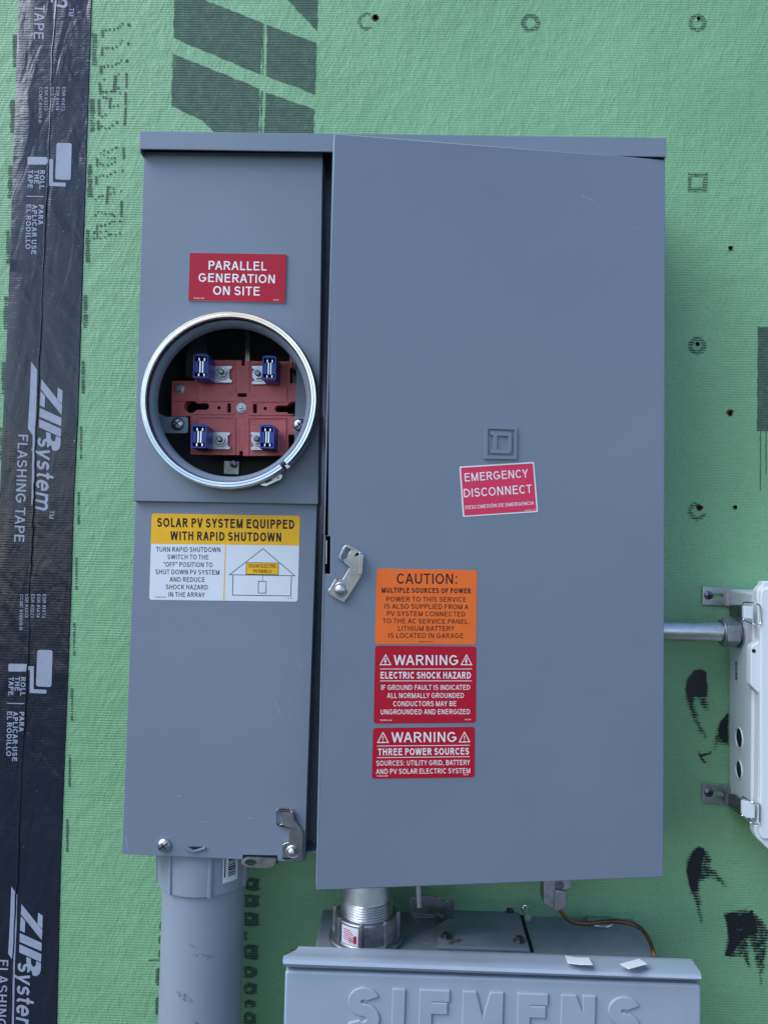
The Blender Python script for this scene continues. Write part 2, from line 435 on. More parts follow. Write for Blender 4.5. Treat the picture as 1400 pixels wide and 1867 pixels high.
    if c == '2':
        W = .60; P += [_arc(W / 2, .70, W / 2 - a, .30 - a, 160, -40, a, 14), _dg(t * .7, hw * .7, W - t * .75, .56, t), _box(0, 0, W, hw)]; return W, .05, .05, P
    if c == '3':
        W = .60; P += [_arc(W / 2 - .02, .745, W / 2 - a - .03, .255 - a, 150, -90, a, 14), _arc(W / 2 - .02, .275, W / 2 - a + .01, .275 - a, 90, -155, a, 14)]; return W, .05, .05, P
    if c == '4': W = .64; P += [_dg(t * .7, .26, W * .66, 1, t), _box(0, .22, W, .22 + hw), _box(W * .70 - t, 0, W * .70, 1)]; return W, .04, .04, P
    if c == '5':
        W = .60; P += [_arc(W / 2, .32, W / 2 - a, .32 - a, 130, -155, a, 16), _box(.08, .45, .08 + t, 1), _box(.08, 1 - hw, W - .03, 1)]; return W, .05, .05, P
    if c == '7': W = .58; P += [_box(0, 1 - hw, W, 1), _dg(.22, 0, W - t * .6, 1 - hw * .5, t)]; return W, .05, .05, P
    if c == '9':
        W = .60; P += [_arc(W / 2, .68, W / 2 - a, .32 - a, 0, 180, a), _arc(W / 2, .68, W / 2 - a, .32 - a, 180, 360, a), _arc(W / 2, .5, W / 2 - a, .5 - a, 0, -140, a, 16), _box(W - t, .48, W, .7)]; return W, .05, .05, P
    # lower case for the slanted logo word
    xh = .70
    if c == 's': W = .56; S(W, 0, 0, xh); return W, .03, .03, P
    if c == 'e':
        W = .66; ry = xh / 2 - a
        P += [_arc(W / 2, xh / 2, W / 2 - a, ry, 0, 180, a, 16), _arc(W / 2, xh / 2, W / 2 - a, ry, 180, 318, a, 14), _box(a, xh / 2 - a * .9, W, xh / 2 + a * .9)]; return W, .03, .03, P
    if c == 't': W = .38; P += [_box(.12, .12, .12 + t, .95), _box(0, xh - hw, W, xh), _arc(.12 + a + .14, .14 + a, .14, .14, 180, 275, a, 8)]; return W, .03, .03, P
    if c == 'm':
        W = 1.02; r = .20
        P += [_box(0, 0, t, xh)]
        for k in (0, .44):
            P += [_arc(k + a + .22, xh - a - r, .22, r, 0, 180, a, 14), _box(k + .44, 0, k + .44 + t, xh - a - r)]
        return .88 + t, .06, .04, P
    if c == 'y':
        W = .66; P += [_dg(t * .6, xh, W / 2, .02, t), _dg(W - t * .6, xh, W * .30, -.30, t)]; return W, 0, 0, P
    return .4, .05, .05, []

_text_cache = {}
def text_shape(s, t):
    """2-D union of a line of lettering, normalised to 0..1 across and cap height 1: (verts, tris, width)"""
    k = (s, round(t, 3))
    if k in _text_cache: return _text_cache[k]
    V = []; F = []; x = 0.0; x0 = None; x1 = 0
    prev_diag = ''
    for c in s:
        W, lb, rb, polys = glyph(c, t)
        sp = t * .18
        if c == ' ': x += W; prev_diag = ' '; continue
        if prev_diag + c in ('AV', 'VA', 'AT', 'TA', 'AY', 'YA', 'LT', 'LY', 'PA', 'AW', 'WA', 'TT', 'RY', 'FA'): x -= .055
        x += lb + sp
        if x0 is None: x0 = x
        if polys:
            vs = []; fs = []
            for p in polys:
                ar = sum(p[i][0] * p[(i + 1) % len(p)][1] - p[(i + 1) % len(p)][0] * p[i][1] for i in range(len(p)))
                if ar < 0: p = p[::-1]
                b = len(vs); vs += [Vector(q) for q in p]; fs.append(list(range(b, b + len(p))))
            r = delaunay_2d_cdt(vs, [], fs, 0, 1e-5)
            b = len(V)
            V += [(q[0] + x, q[1]) for q in r[0]]
            F += [tuple(b + i for i in f) for f, og in zip(r[2], r[5]) if og]
        x += W; x1 = x; x += rb + sp
        prev_diag = c
    w = x1 - (x0 or 0)
    V = [((p[0] - x0) / w, p[1]) for p in V]
    _text_cache[k] = (V, F, w)
    return _text_cache[k]

# ------------------------------------------------------------------ mesh builder
def ccw(p):
    ar = sum(p[i][0] * p[(i + 1) % len(p)][1] - p[(i + 1) % len(p)][0] * p[i][1] for i in range(len(p)))
    return list(p) if ar > 0 else list(p)[::-1]

def rounded(p, r, seg=4):
    """round the corners of a 2-D polygon; r a number or one per corner"""
    p = [Vector(q) for q in p]; n = len(p); out = []
    rs = r if isinstance(r, (list, tuple)) else [r] * n
    for i in range(n):
        a, b, c = p[i - 1], p[i], p[(i + 1) % n]
        if rs[i] <= 0: out.append(b); continue
        d1 = (a - b); d2 = (c - b)
        rr = min(rs[i], d1.length * .48, d2.length * .48)
        q1 = b + d1.normalized() * rr; q2 = b + d2.normalized() * rr
        for k in range(seg + 1):
            u = k / seg
            out.append(q1 * (1 - u) ** 2 + b * 2 * u * (1 - u) + q2 * u * u)
    return out

def circle(c, r, n=24, ry=None):
    ry = ry or r
    return [Vector((c[0] + r * math.cos(2 * math.pi * k / n), c[1] + ry * math.sin(2 * math.pi * k / n))) for k in range(n)]

class B:
    def __init__(s): s.v = []; s.f = []; s.m = []; s.mats = []
    def mi(s, mat):
        if mat not in s.mats: s.mats.append(mat)
        return s.mats.index(mat)
    def add(s, vs, fs, mat):
        b = len(s.v); s.v += [Vector(q) for q in vs]; i = s.mi(mat)
        for f in fs: s.f.append(tuple(b + k for k in f)); s.m.append(i)
        return s
    def sheet(s, pl, poly, h, mat, holes=()):
        return s.prism(pl, poly, h, None, mat, holes)
    def prism(s, pl, poly, h0, h1, mat, holes=(), side=None, cap0=True):
        """polygon on a plane (with holes), from height h0 out to h1; h1 None = a single sheet at h0"""
        loops = [ccw(poly)] + [ccw(h)[::-1] for h in holes]
        flat = [q for l in loops for q in l]; n = len(flat)
        top = h0 if h1 is None else h1
        if holes:
            tris = []
            for t in tessellate_polygon([[Vector((q[0], q[1], 0)) for q in l] for l in loops]):
                a, b, c = (flat[i] for i in t)
                ar = (b[0] - a[0]) * (c[1] - a[1]) - (c[0] - a[0]) * (b[1] - a[1])
                if abs(ar) > 1e-14: tris.append(t if ar > 0 else t[::-1])
        else: tris = [tuple(range(n))]
        if h1 is None:
            return s.add([pl.W(q, h0) for q in flat], tris, mat)
        vs = [pl.W(q, h1) for q in flat] + [pl.W(q, h0) for q in flat]
        s_f = []; k = 0
        for l in loops:
            m = len(l)
            for i in range(m):
                a, b = k + i, k + (i + 1) % m
                s_f.append((b, a, a + n, b + n))
            k += m
        bs = len(s.v)
        s.add(vs, tris + ([tuple(i + n for i in t[::-1]) for t in tris] if cap0 else []), mat)
        si = s.mi(side or mat)
        for f in s_f: s.f.append(tuple(bs + i for i in f)); s.m.append(si)
        return s
    def loft(s, A, Bp, mat, capa=True, capb=True):
        n = len(A); vs = list(A) + list(Bp); fs = []
        for i in range(n):
            j = (i + 1) % n; fs.append((i, j, n + j, n + i))
        if capb: fs.append(tuple(range(n, 2 * n)))
        if capa: fs.append(tuple(range(n))[::-1])
        return s.add(vs, fs, mat)
    def box(s, lo, hi, mat):
        x0, y0, z0 = lo; x1, y1, z1 = hi
        v = [(x0, y0, z0), (x1, y0, z0), (x1, y1, z0), (x0, y1, z0), (x0, y0, z1), (x1, y0, z1), (x1, y1, z1), (x0, y1, z1)]
        return s.add(v, [(3, 2, 1, 0), (4, 5, 6, 7), (0, 1, 5, 4), (1, 2, 6, 5), (2, 3, 7, 6), (3, 0, 4, 7)], mat)
    def lathe(s, prof, c, axis, mat, seg=48, a0=0.0, a1=360.0, closed_prof=False, caps=False):
        """profile of (radius, height along axis)"""
        axis = Vector(axis).normalized(); c = Vector(c)
        e1 = axis.orthogonal().normalized()
        if abs(axis.y) > .9: e1 = Vector((1, 0, 0))
        if abs(axis.z) > .9: e1 = Vector((1, 0, 0))
        e2 = axis.cross(e1)
        full = abs(a1 - a0) >= 359.9; ns = seg if full else seg + 1; n = len(prof); vs = []
        for k in range(ns):
            th = R(a0 + (a1 - a0) * k / seg)
            d = e1 * math.cos(th) + e2 * math.sin(th)
            vs += [c + d * r + axis * h for r, h in prof]
        fs = []
        for k in range(seg):
            k2 = (k + 1) % ns
            for i in range(n - (0 if closed_prof else 1)):
                j = (i + 1) % n
                fs.append((k * n + i, k2 * n + i, k2 * n + j, k * n + j))
        if not full and closed_prof:
            fs.append(tuple(range(n))); fs.append(tuple((ns - 1) * n + i for i in range(n))[::-1])
        return s.add(vs, fs, mat)
    def tube(s, pts, r, mat, seg=10, cap=True):
        pts = [Vector(p) for p in pts]; n = len(pts); vs = []; fs = []
        up = None
        for i in range(n):
            d = (pts[min(i + 1, n - 1)] - pts[max(i - 1, 0)]).normalized()
            if up is None: up = d.orthogonal().normalized()
            up = (up - d * up.dot(d)).normalized(); w = d.cross(up)
            for k in range(seg):
                th = 2 * math.pi * k / seg
                vs.append(pts[i] + (up * math.cos(th) + w * math.sin(th)) * r)
        for i in range(n - 1):
            for k in range(seg):
                k2 = (k + 1) % seg
                fs.append((i * seg + k, i * seg + k2, (i + 1) * seg + k2, (i + 1) * seg + k))
        if cap:
            fs.append(tuple(range(seg))[::-1]); fs.append(tuple((n - 1) * seg + k for k in range(seg)))
        return s.add(vs, fs, mat)
    def text(s, pl, m, txt, p0, p1, cap, mat, h, t=0.13, shear=0.0, depth=None):
        """a line of lettering; p0 and p1 are the ends of its baseline, cap its capital height (same survey units)"""
        a = Vector(m(*p0)); b = Vector(m(*p1)); d = (b - a).normalized(); up = Vector((d.y, -d.x)) * (cap / m.s)
        A, Bq, Cq = pl.P(*a), pl.P(*b), pl.P(*(a + up))
        V, F, w = text_shape(txt, t)
        q = [A + (Bq - A) * (x + shear * y / w) + (Cq - A) * y for x, y in V]
        if depth is None:
            return s.add([pl.W(p, h) for p in q], F, mat)
        cnt = {}
        for f in F:
            for i in range(3):
                e = (f[i], f[(i + 1) % 3]); cnt[e] = 1
        n = len(q); fs = list(F)
        for (i, j) in cnt:
            if (j, i) not in cnt: fs.append((j, i, i + n, j + n))
        return s.add([pl.W(p, h + depth) for p in q] + [pl.W(p, h) for p in q], fs, mat)
    def line(s, pl, m, pts, w, mat, h, closed=False):
        """a drawn line of width w (survey units) through points, as one mitred ribbon"""
        P = [pl.P(*m(*p)) for p in pts]
        sc = (pl.P(*m(pts[0][0] + 1, pts[0][1])) - pl.P(*m(*pts[0]))).length
        hw = w * sc / 2; n = len(P); Lp = []; Rp = []
        for i in range(n):
            if closed: d1 = (P[i] - P[i - 1]).normalized(); d2 = (P[(i + 1) % n] - P[i]).normalized()
            else:
                d1 = (P[i] - P[i - 1]).normalized() if i else (P[1] - P[0]).normalized()
                d2 = (P[i + 1] - P[i]).normalized() if i < n - 1 else d1
            nn = Vector((-(d1.y + d2.y), d1.x + d2.x)).normalized(); c = max(.3, nn.dot(Vector((-d1.y, d1.x))))
            Lp.append(P[i] + nn * hw / c); Rp.append(P[i] - nn * hw / c)
        vs = [pl.W(p, h) for p in Lp + Rp]
        fs = [(i, n + i, n + (i + 1) % n, (i + 1) % n) for i in range(n if closed else n - 1)]
        return s.add(vs, fs, mat)
    def build(s, name, parent=None, loc=None, bevel=0.0, seg=2, smooth=True, label=None, clamp=True, dissolve=False):
        me = bpy.data.meshes.new(name)
        base = Vector(loc) if loc is not None else Vector(parent.get('_base', (0, 0, 0))) if parent else Vector((0, 0, 0))
        me.from_pydata([tuple(q - base) for q in s.v], [], s.f)
        for mt in s.mats: me.materials.append(M[mt] if isinstance(mt, str) else mt)
        me.polygons.foreach_set('material_index', s.m)
        me.validate()
        if dissolve:
            bm = bmesh.new(); bm.from_mesh(me)
            bmesh.ops.remove_doubles(bm, verts=bm.verts, dist=2e-5)
            bmesh.ops.dissolve_limit(bm, angle_limit=R(2), verts=bm.verts, edges=bm.edges)
            bm.to_mesh(me); bm.free()
            s.m = [0] * len(me.polygons)
        if smooth:
            me.polygons.foreach_set('use_smooth', [True] * len(me.polygons))
            me.set_sharp_from_angle(angle=R(35))
        me.update()
        o = bpy.data.objects.new(name, me)
        C.objects.link(o)
        if parent: o.parent = parent
        else: o.location = base
        BASES[o.name] = base
        o['_base'] = tuple(base)
        if bevel:
            w = o.modifiers.new('edge', 'BEVEL')
            w.width = bevel; w.segments = seg; w.limit_method = 'ANGLE'; w.angle_limit = R(45); w.harden_normals = True
            w.use_clamp_overlap = clamp
        if label: o['label'] = label
        return o
BASES = {}

def thing(name, label, cat, loc, group=None):
    o = bpy.data.objects.new(name, None)
    o.empty_display_size = 0.05
    C.objects.link(o); o.location = loc; o['_base'] = tuple(loc)
    o['label'] = label; o['category'] = cat
    if group: o['group'] = group
    return o
def tag(o, label, cat, group=None):
    o['label'] = label; o['category'] = cat
    if group: o['group'] = group
    return o

# ================================================================== the setting: ground and the sheathed wall
W0 = front(0.0)
g = B().add([(-25, -30, 0), (25, -30, 0), (25, 0.3, 0), (-25, 0.3, 0)], [(0, 1, 2, 3)], 'ground').build('ground', smooth=False)
g['kind'] = 'structure'

wall = thing('sheathing_wall', 'green ribbed sheathing board wall with stamped grey markings behind all the boxes', 'wall', (0, 0, 0))
hole_px = [(684, 31, 5.5), (1273, 33, 4.5), (1331, 452, 5.0), (1271, 627, 4.5), (1331, 753, 5.0), (1275, 926, 4.8), (1340, 925, 4.6)]
holes = []
for x, y, r in hole_px:
    c = W0.P(x, y); rr = r / 1495.0
    k = 11
    holes.append([Vector((c.x + rr * random.uniform(.75, 1.15) * math.cos(6.283 * i / k), c.y + rr * random.uniform(.75, 1.15) * math.sin(6.283 * i / k))) for i in range(k)])
wb = B()
wb.prism(W0, [(-2.2, -1.5), (2.2, -1.5), (2.2, 1.4), (-2.2, 1.4)], -0.011, 0.0, 'wall', holes, side='core')
wb.build('sheathing_panel', wall, smooth=False)
B().box((-2.2, 0.0075, 0.0), (2.2, 0.0108, 2.9), 'core').build('wall_core', wall, smooth=False)
# torn fibres round the screw holes
tb = B()
for h_, (x, y, r) in zip(holes, hole_px):
    c = W0.P(x, y)
    outer = [c + (q - c) * random.uniform(1.25, 1.7) for q in h_]
    n = len(h_)
    vs = [W0.W(q, .0012 * random.uniform(.4, 1)) for q in h_] + [W0.W(q, .0001) for q in outer]
    tb.add(vs, [(i, n + i, n + (i + 1) % n, (i + 1) % n) for i in range(n)], 'core' if random.random() < .4 else 'wall')
tb.build('torn_fibre', wall, smooth=False)

# ---- stamped markings
INK_H = 0.0004
mk_b = B()
c8 = crop(200, 0, 2.8)
def rough_poly(pl, pts, m, jag=1.2, step=7.0):
    """survey polygon whose edges are ragged like a stamp on a ribbed sheet"""
    out = []
    n = len(pts)
    for i in range(n):
        a = Vector(m(*pts[i])); b = Vector(m(*pts[(i + 1) % n])); d = b - a
        k = max(1, int(d.length / step)); nn = Vector((-d.y, d.x)).normalized()
        for j in range(k):
            u = (j + (random.uniform(-.3, .3) if j else 0)) / k
            out.append(pl.P(*(a + d * u + nn * random.uniform(-jag, jag) * (0 if j == 0 else 1))))
    return out
for pts in ([(330, -170), (490, 0), (780, 115), (770, 378), (325, 190)],
            [(803, 125), (1055, 215), (1050, 480), (798, 385)],
            [(322, 270), (765, 450), (758, 900), (470, 610), (315, 540)],
            [(795, 470), (1045, 555), (1040, 760), (785, 760)],
            [(780, -150), (1064, -150), (1060, 160), (910, 0)],
            [(782, 118), (789, 122), (784, 380), (777, 376)],
            [(772, 458), (780, 462), (776, 700), (768, 700)]):
    mk_b.sheet(W0, rough_poly(W0, pts, c8), INK_H, 'ink')
mk_b.sheet(W0, rough_poly(W0, [(1381, 595), (1470, 597), (1468, 790), (1380, 786)], IDM, .8, 9), INK_H, 'ink')
for x, y1, w in ((1385, 895, 2.2), (1395, 865, 2.2), (1402, 880, 3)):
    mk_b.sheet(W0, rough_poly(W0, [(x, 786), (x + w, 786), (x + w * .8, y1), (x, y1)], IDM, .3, 8), INK_H + .0001, 'ink')
def ring(pl, c, r0, r1, mat, h, a0=0, a1=360, n=26, b=mk_b):
    full = a1 - a0 >= 359
    k = n if full else n + 1
    cc = [pl.P(c[0], c[1])]
    vs = []; s = 1 / 1495.0
    for i in range(k):
        th = R(a0 + (a1 - a0) * i / n)
        e = Vector((math.cos(th), math.sin(th)))
        vs += [cc[0] + e * r0 * s * random.uniform(.88, 1.1), cc[0] + e * r1 * s * random.uniform(.93, 1.07)]
    fs = []
    for i in range(n):
        j = (i + 1) % k
        fs.append((2 * i, 2 * i + 1, 2 * j + 1, 2 * j))
    b.add([pl.W(q, h) for q in vs], fs, mat)
ring(W0, (967, 41), 9, 18, 'ink_dry', INK_H)
ring(W0, (1271, 41), 9, 17, 'ink_dry', INK_H)
ring(W0, (669, 38), 11, 17, 'ink_dry', INK_H, 65, 310)
ring(W0, (1271, 630), 8, 17, 'ink_dry', INK_H)
ring(W0, (1271, 932), 9, 17, 'ink_dry', INK_H, 95, 345)
mk_b.prism(W0, W0.L([(1254, 314), (1290, 314), (1289, 350), (1253, 349)]), INK_H, None, 'ink_dry', holes=[W0.L([(1261, 322), (1281, 322), (1281, 341), (1260, 341)])])

# ---- the column of faint stamped script beside the tape: short strokes
def stroke(x0, y0, x1, y1, w, m, mat='ink'):
    a = Vector(m(x0, y0)); b = Vector(m(x1, y1)); d = b - a
    nn = Vector((-d.y, d.x)).normalized() * w * 1.45 / m.s / 2
    q = [a - nn, a + nn * random.uniform(.7, 1.2), b + nn, b - nn * random.uniform(.7, 1.2)]
    mk_b.sheet(W0, [W0.P(*p) for p in q], INK_H + random.uniform(0, .0001), mat)
def dots(pts, m, w=25, hgt=44):
    for x, y in pts:
        stroke(x + random.uniform(-4, 4), y - hgt / 2 * random.uniform(.6, 1.1), x + random.uniform(-6, 6), y + hgt / 2 * random.uniform(.6, 1.1), w * random.uniform(.6, 1.1), m)
        if random.random() < .5: stroke(x - 10, y + random.uniform(-8, 8), x + 12, y + random.uniform(-8, 8), w * .5, m)
s1 = crop(160, 0, 7.78); s2 = crop(160, 240, 8.49)
for q in ((212, 415, 216, 525, 30), (203, 660, 205, 785, 28), (186, 920, 192, 1040, 30), (172, 1165, 182, 1330, 30), (395, 1060, 375, 1305, 36),
          (160, 1400, 165, 1635, 32), (150, 1705, 155, 1840, 32), (553, 1030, 552, 1250, 24), (540, 1295, 535, 1490, 26), (538, 1510, 525, 1770, 24),
          (315, 1415, 315, 1530, 26), (300, 1500, 330, 1530, 14), (530, 1050, 560, 1040, 18), (505, 1765, 540, 1750, 20)):
    stroke(*q, s1)
dots([(256, 425), (308, 412), (372, 412), (425, 398), (462, 372), (492, 330), (580, 345), (595, 350), (250, 672), (295, 672), (350, 678), (410, 650), (460, 612), (485, 575),
      (565, 610), (580, 612), (235, 940), (285, 930), (348, 932), (398, 905), (440, 888), (475, 855), (550, 865), (566, 855), (232, 1125), (440, 1045), (215, 1295), (265, 1300), (330, 1295), (435, 1245),
      (455, 1310), (218, 1370), (260, 1385), (330, 1395), (365, 1505), (430, 1492), (205, 1650), (250, 1620), (200, 1785), (245, 1815), (308, 1815), (350, 1775), (415, 1730)], s1)
for q in ((143, 395, 148, 540, 28), (130, 680, 132, 812, 32), (553, 235, 560, 410, 30), (312, 830, 295, 1110, 28), (523, 1060, 522, 1320, 32), (145, 1430, 148, 1660, 22), (530, 420, 560, 405, 16), (480, 1390, 520, 1375, 26)):
    stroke(*q, s2)
dots([(198, 325), (250, 290), (250, 355), (315, 315), (375, 270), (425, 250), (455, 240), (315, 400), (375, 405), (420, 410), (200, 490), (238, 515), (312, 515), (372, 495), (420, 460),
      (185, 680), (238, 675), (305, 685), (355, 655), (420, 620), (530, 605), (545, 600), (120, 1045), (172, 1005), (228, 990), (350, 960), (405, 935), (400, 870), (350, 860), (520, 910),
      (115, 1285), (160, 1240), (212, 1245), (280, 1275), (335, 1270), (385, 1275), (410, 1300), (205, 1450), (270, 1445), (335, 1415), (375, 1385), (415, 1390), (100, 1555), (200, 1550), (280, 1535), (100, 1650),
      (192, 1645), (262, 1635), (325, 1590), (360, 1585), (430, 1590), (495, 1575)], s2)
# little scale blocks that peep out along both edges of the tape
for i in range(13):
    y = 60 + 119.5 * i
    for side in (0, 1):
        x = (27 - .0335 * (y - 60)) if side == 0 else (172.5 - .0345 * (y - 60))
        if side == 0 and x < -10: continue
        w = 6.5 if side == 0 else (7 - .3 * i if i < 6 else 3.5)
        for k in range(7):
            yy = y + 8.6 * k + (0 if side else 2)
            stroke(x, yy, x - .25, yy + 8.3, w * random.uniform(.7, 1.05), IDM, 'ink' if random.random() < .75 else 'ink_dry')
# stamped column half hidden by the plastic pipe: blocky outlines only
s3 = crop(270, 1560, 6.083)
for (x0, y0, x1, y1) in ((1080, 240, 1240, 400), (1070, 420, 1240, 585), (1065, 620, 1235, 790), (1060, 840, 1100, 950), (1060, 980, 1225, 1165), (1058, 1220, 1215, 1360), (1060, 1410, 1210, 1550), (1060, 1600, 1205, 1690), (1060, 1730, 1200, 1900)):
    hl = [] if x1 - x0 < 60 else [W0.L([(x0 + 35, y0 + 60), (x0 + 80, y0 + 58), (x0 + 84, y0 + 92), (x0 + 40, y0 + 95)], s3)]
    mk_b.prism(W0, rough_poly(W0, [(x0, y0 + random.uniform(0, 40)), (x0 + (x1 - x0) * .35, y0 + random.uniform(-6, 12)), (x1, y0 + random.uniform(-6, 50)), (x1 - random.uniform(0, 18), (y0 + y1) / 2), (x1, y1 - random.uniform(0, 45)), (x0 + (x1 - x0) * .6, y1), (x0 + 6, y1 - random.uniform(0, 30))], s3, .6, 4), INK_H, None, 'ink', holes=hl)
for (x0, y0, x1, y1) in ((125, 730, 300, 845), (112, 885, 300, 990), (112, 1045, 300, 1150), (5, 1155, 300, 1172), (85, 1245, 300, 1450), (80, 1570, 300, 1780)):
    mk_b.sheet(W0, rough_poly(W0, rounded([Vector(q) for q in ((x0, y0), (x1, y0), (x1, y1), (x0, y1))], min(40, (y1 - y0) * .45)), s3, .3, 5), INK_H, 'ink')
o = mk_b.build('stamped_marking', wall, smooth=False)

# ---- smears of black sealant
def poly_dist(q, poly):
    """signed distance to a polygon, positive inside (survey units)"""
    inside = False; best = 1e9; n = len(poly)
    for i in range(n):
        ax_, ay = poly[i]; bx_, by = poly[(i + 1) % n]
        if (ay > q[1]) != (by > q[1]) and q[0] < (bx_ - ax_) * (q[1] - ay) / (by - ay) + ax_: inside = not inside
        dx, dy = bx_ - ax_, by - ay
        t = max(0, min(1, ((q[0] - ax_) * dx + (q[1] - ay) * dy) / (dx * dx + dy * dy + 1e-9)))
        best = min(best, math.hypot(q[0] - ax_ - t * dx, q[1] - ay - t * dy))
    return best if inside else -best
def smear(core, dry, m, label):
    core = [m(*q) for q in core]; dry = [[m(*q) for q in d] for d in dry]
    pts = core + [q for d in dry for q in d]
    x0, x1 = min(q[0] for q in pts) - 5, max(q[0] for q in pts) + 5
    y0, y1 = min(q[1] for q in pts) - 5, max(q[1] for q in pts) + 5
    st = 1.6; nx_, ny_ = int((x1 - x0) / st) + 1, int((y1 - y0) / st) + 1
    val = {}
    for j in range(ny_ + 1):
        for i in range(nx_ + 1):
            q = (x0 + i * st, y0 + j * st)
            v = max(0, min(1, .55 + poly_dist(q, core) / 6.0))
            for d in dry: v = max(v, max(0, min(.52, .26 + poly_dist(q, d) / 18.0)))
            val[i, j] = v
    idx = {}; vs_ = []; at = []; fs_ = []
    def vid(i, j):
        if (i, j) not in idx:
            idx[i, j] = len(vs_); vs_.append(W0.W(W0.P(x0 + i * st, y0 + j * st), .0006)); at.append(val[i, j])
        return idx[i, j]
    for j in range(ny_):
        for i in range(nx_):
            if max(val[i, j], val[i + 1, j], val[i, j + 1], val[i + 1, j + 1]) > .02:
                fs_.append((vid(i, j + 1), vid(i + 1, j + 1), vid(i + 1, j), vid(i, j)))
    o = B().add(vs_, fs_, 'smear').build('sealant_smear', wall, smooth=False, label=label)
    o.data.attributes.new('cover', 'FLOAT', 'POINT').data.foreach_set('value', at)
c7 = crop(1190, 1020, 3.457); c6 = crop(940, 1560, 3.043)
smear([(262, 700), (300, 692), (335, 715), (342, 800), (335, 862), (300, 870), (262, 860), (248, 905), (222, 890), (208, 830), (218, 760)],
      [[(205, 770), (260, 690), (345, 720), (345, 880), (355, 950), (312, 945), (275, 865), (262, 900), (290, 1010), (340, 1120), (330, 1140), (270, 1060), (222, 930), (198, 860)]], c7,
      'dark finger smear with a long fading tail')
smear([(472, 975), (472, 1160), (440, 1150), (418, 1120), (412, 1070), (430, 1020)],
      [[(475, 965), (475, 1165), (420, 1165), (385, 1205), (392, 1110), (405, 1040)]], c7, 'dark smear cut off by the white box')
smear([(288, 1215), (296, 1235), (362, 1216), (364, 1222), (304, 1244), (332, 1278), (326, 1282), (296, 1255)], [], c7, 'thin hooked black mark')
smear([(350, 560), (410, 502), (482, 515), (502, 590), (470, 690), (445, 850), (405, 1000), (392, 1110), (345, 1160), (300, 1100), (272, 950), (242, 830), (300, 640)],
      [[(240, 650), (330, 540), (430, 488), (560, 580), (592, 680), (590, 770), (645, 850), (640, 960), (500, 960), (430, 1050), (440, 1250), (480, 1560), (490, 1660), (430, 1560), (360, 1300), (290, 1120), (238, 820)],
       [(560, 760), (700, 880), (830, 1060), (800, 1090), (640, 960)]], crop(1220, 1480, 7.78),
      'dark smear tapering down below a round top')
smear([(1160, 330), (1210, 312), (1240, 335), (1310, 305), (1335, 380), (1345, 430), (1290, 445), (1245, 480), (1190, 560), (1160, 555), (1185, 480), (1175, 400)],
      [[(1150, 320), (1280, 295), (1345, 330), (1410, 420), (1400, 480), (1360, 740), (1330, 600), (1290, 470), (1300, 640), (1255, 560), (1190, 570), (1155, 545), (1180, 420)]], c6,
      'ragged black smear with several drips round a screw hole')
hb = B()
hc = W0.P(1346, 1691)
hb.lathe([(.0045, .0012), (.0040, .0016), (.0030, .0010), (.0022, .0008)], W0.W(hc, 0), (0, -1, 0), 'tar', 14)
hb.sheet(W0, circle(hc, .0026, 12), .0009, 'black')
hb.build('sealed_hole', wall)

# ================================================================== black flashing tape
TP = front(0.0)
tape_r = [(174, -160), (168, 0), (160, 230), (152.5, 460), (148, 600), (142, 780), (135.5, 900), (130.5, 1080), (124, 1250), (118, 1400), (111, 1590), (104.5, 1867), (98, 2060)]
tape_l = [(38, -160), (34.5, 0), (27, 230), (19, 460), (14, 600), (4.5, 800), (0.5, 900), (-7, 1080), (-14, 1250), (-20, 1400), (-27, 1590), (-36, 1867), (-42, 2060)]
seam = [(106, -160), (104, 0), (96, 100), (93.5, 200), (90, 270), (87, 350), (81, 460), (74, 640), (66.5, 800), (61.5, 960), (54.6, 1069), (53.4, 1169), (52, 1215), (48, 1278), (46.4, 1315), (42.8, 1370), (40, 1400), (33, 1600), (27, 1700), (20, 1867), (12, 2060)]
def interp(tab, y):
    for (x0, y0), (x1, y1) in zip(tab, tab[1:]):
        if y0 <= y <= y1: return x0 + (x1 - x0) * (y - y0) / (y1 - y0)
    return tab[-1][0]
rows = []
vsn = []
NR = 300
offs = [(-1, .0010), (-.985, .0013), (-.5, .0013), (-.12, .0013), ('s', -4.0, .0013), ('s', -1.9, .0014), ('s', -1.1, .0022), ('s', 0.0, .0025), ('s', .6, .0019), ('s', 1.1, .0010), ('s', 2.2, .0009), ('s', 4, .0012), (.15, .0013), (.5, .0013), (.985, .0013), (1, .0002)]
for k in range(NR + 1):
    y = -160 + 2220 * k / NR
    l = interp(tape_l, y); r = interp(tape_r, y); s_ = interp(seam, y)
    wob = .9 * math.sin(y * .045) + .7 * math.sin(y * .11 + 1) + random.uniform(-.35, .35) + (1.1 * math.sin(y * .19) if 820 < y < 1060 else 0)
    s_ += wob * .6
    amp = .45 + .55 * min(1, max(0, (y - 40) / 300)) + (.25 if 700 < y < 1050 else 0)
    amp *= 1 + .25 * math.sin(y * .021)
    for o_ in offs:
        if o_[0] == 's': x = s_ + o_[1] * (1.0 if amp < .9 else 1.15); h = .0013 + (o_[2] - .0013) * amp
        else:
            u = o_[0]; h = o_[1]
            x = s_ + (s_ - l) * u if u < 0 else s_ + (r - s_) * u
            if abs(u) > .9: x += random.uniform(-.35, .35)
        vsn.append(TP.W(TP.P(x, y), h))
nc = len(offs)
fs = [(k * nc + i, (k + 1) * nc + i, (k + 1) * nc + i + 1, k * nc + i + 1) for k in range(NR) for i in range(nc - 1)]
tp = B().add(vsn, fs, 'tape')
TH = .00150
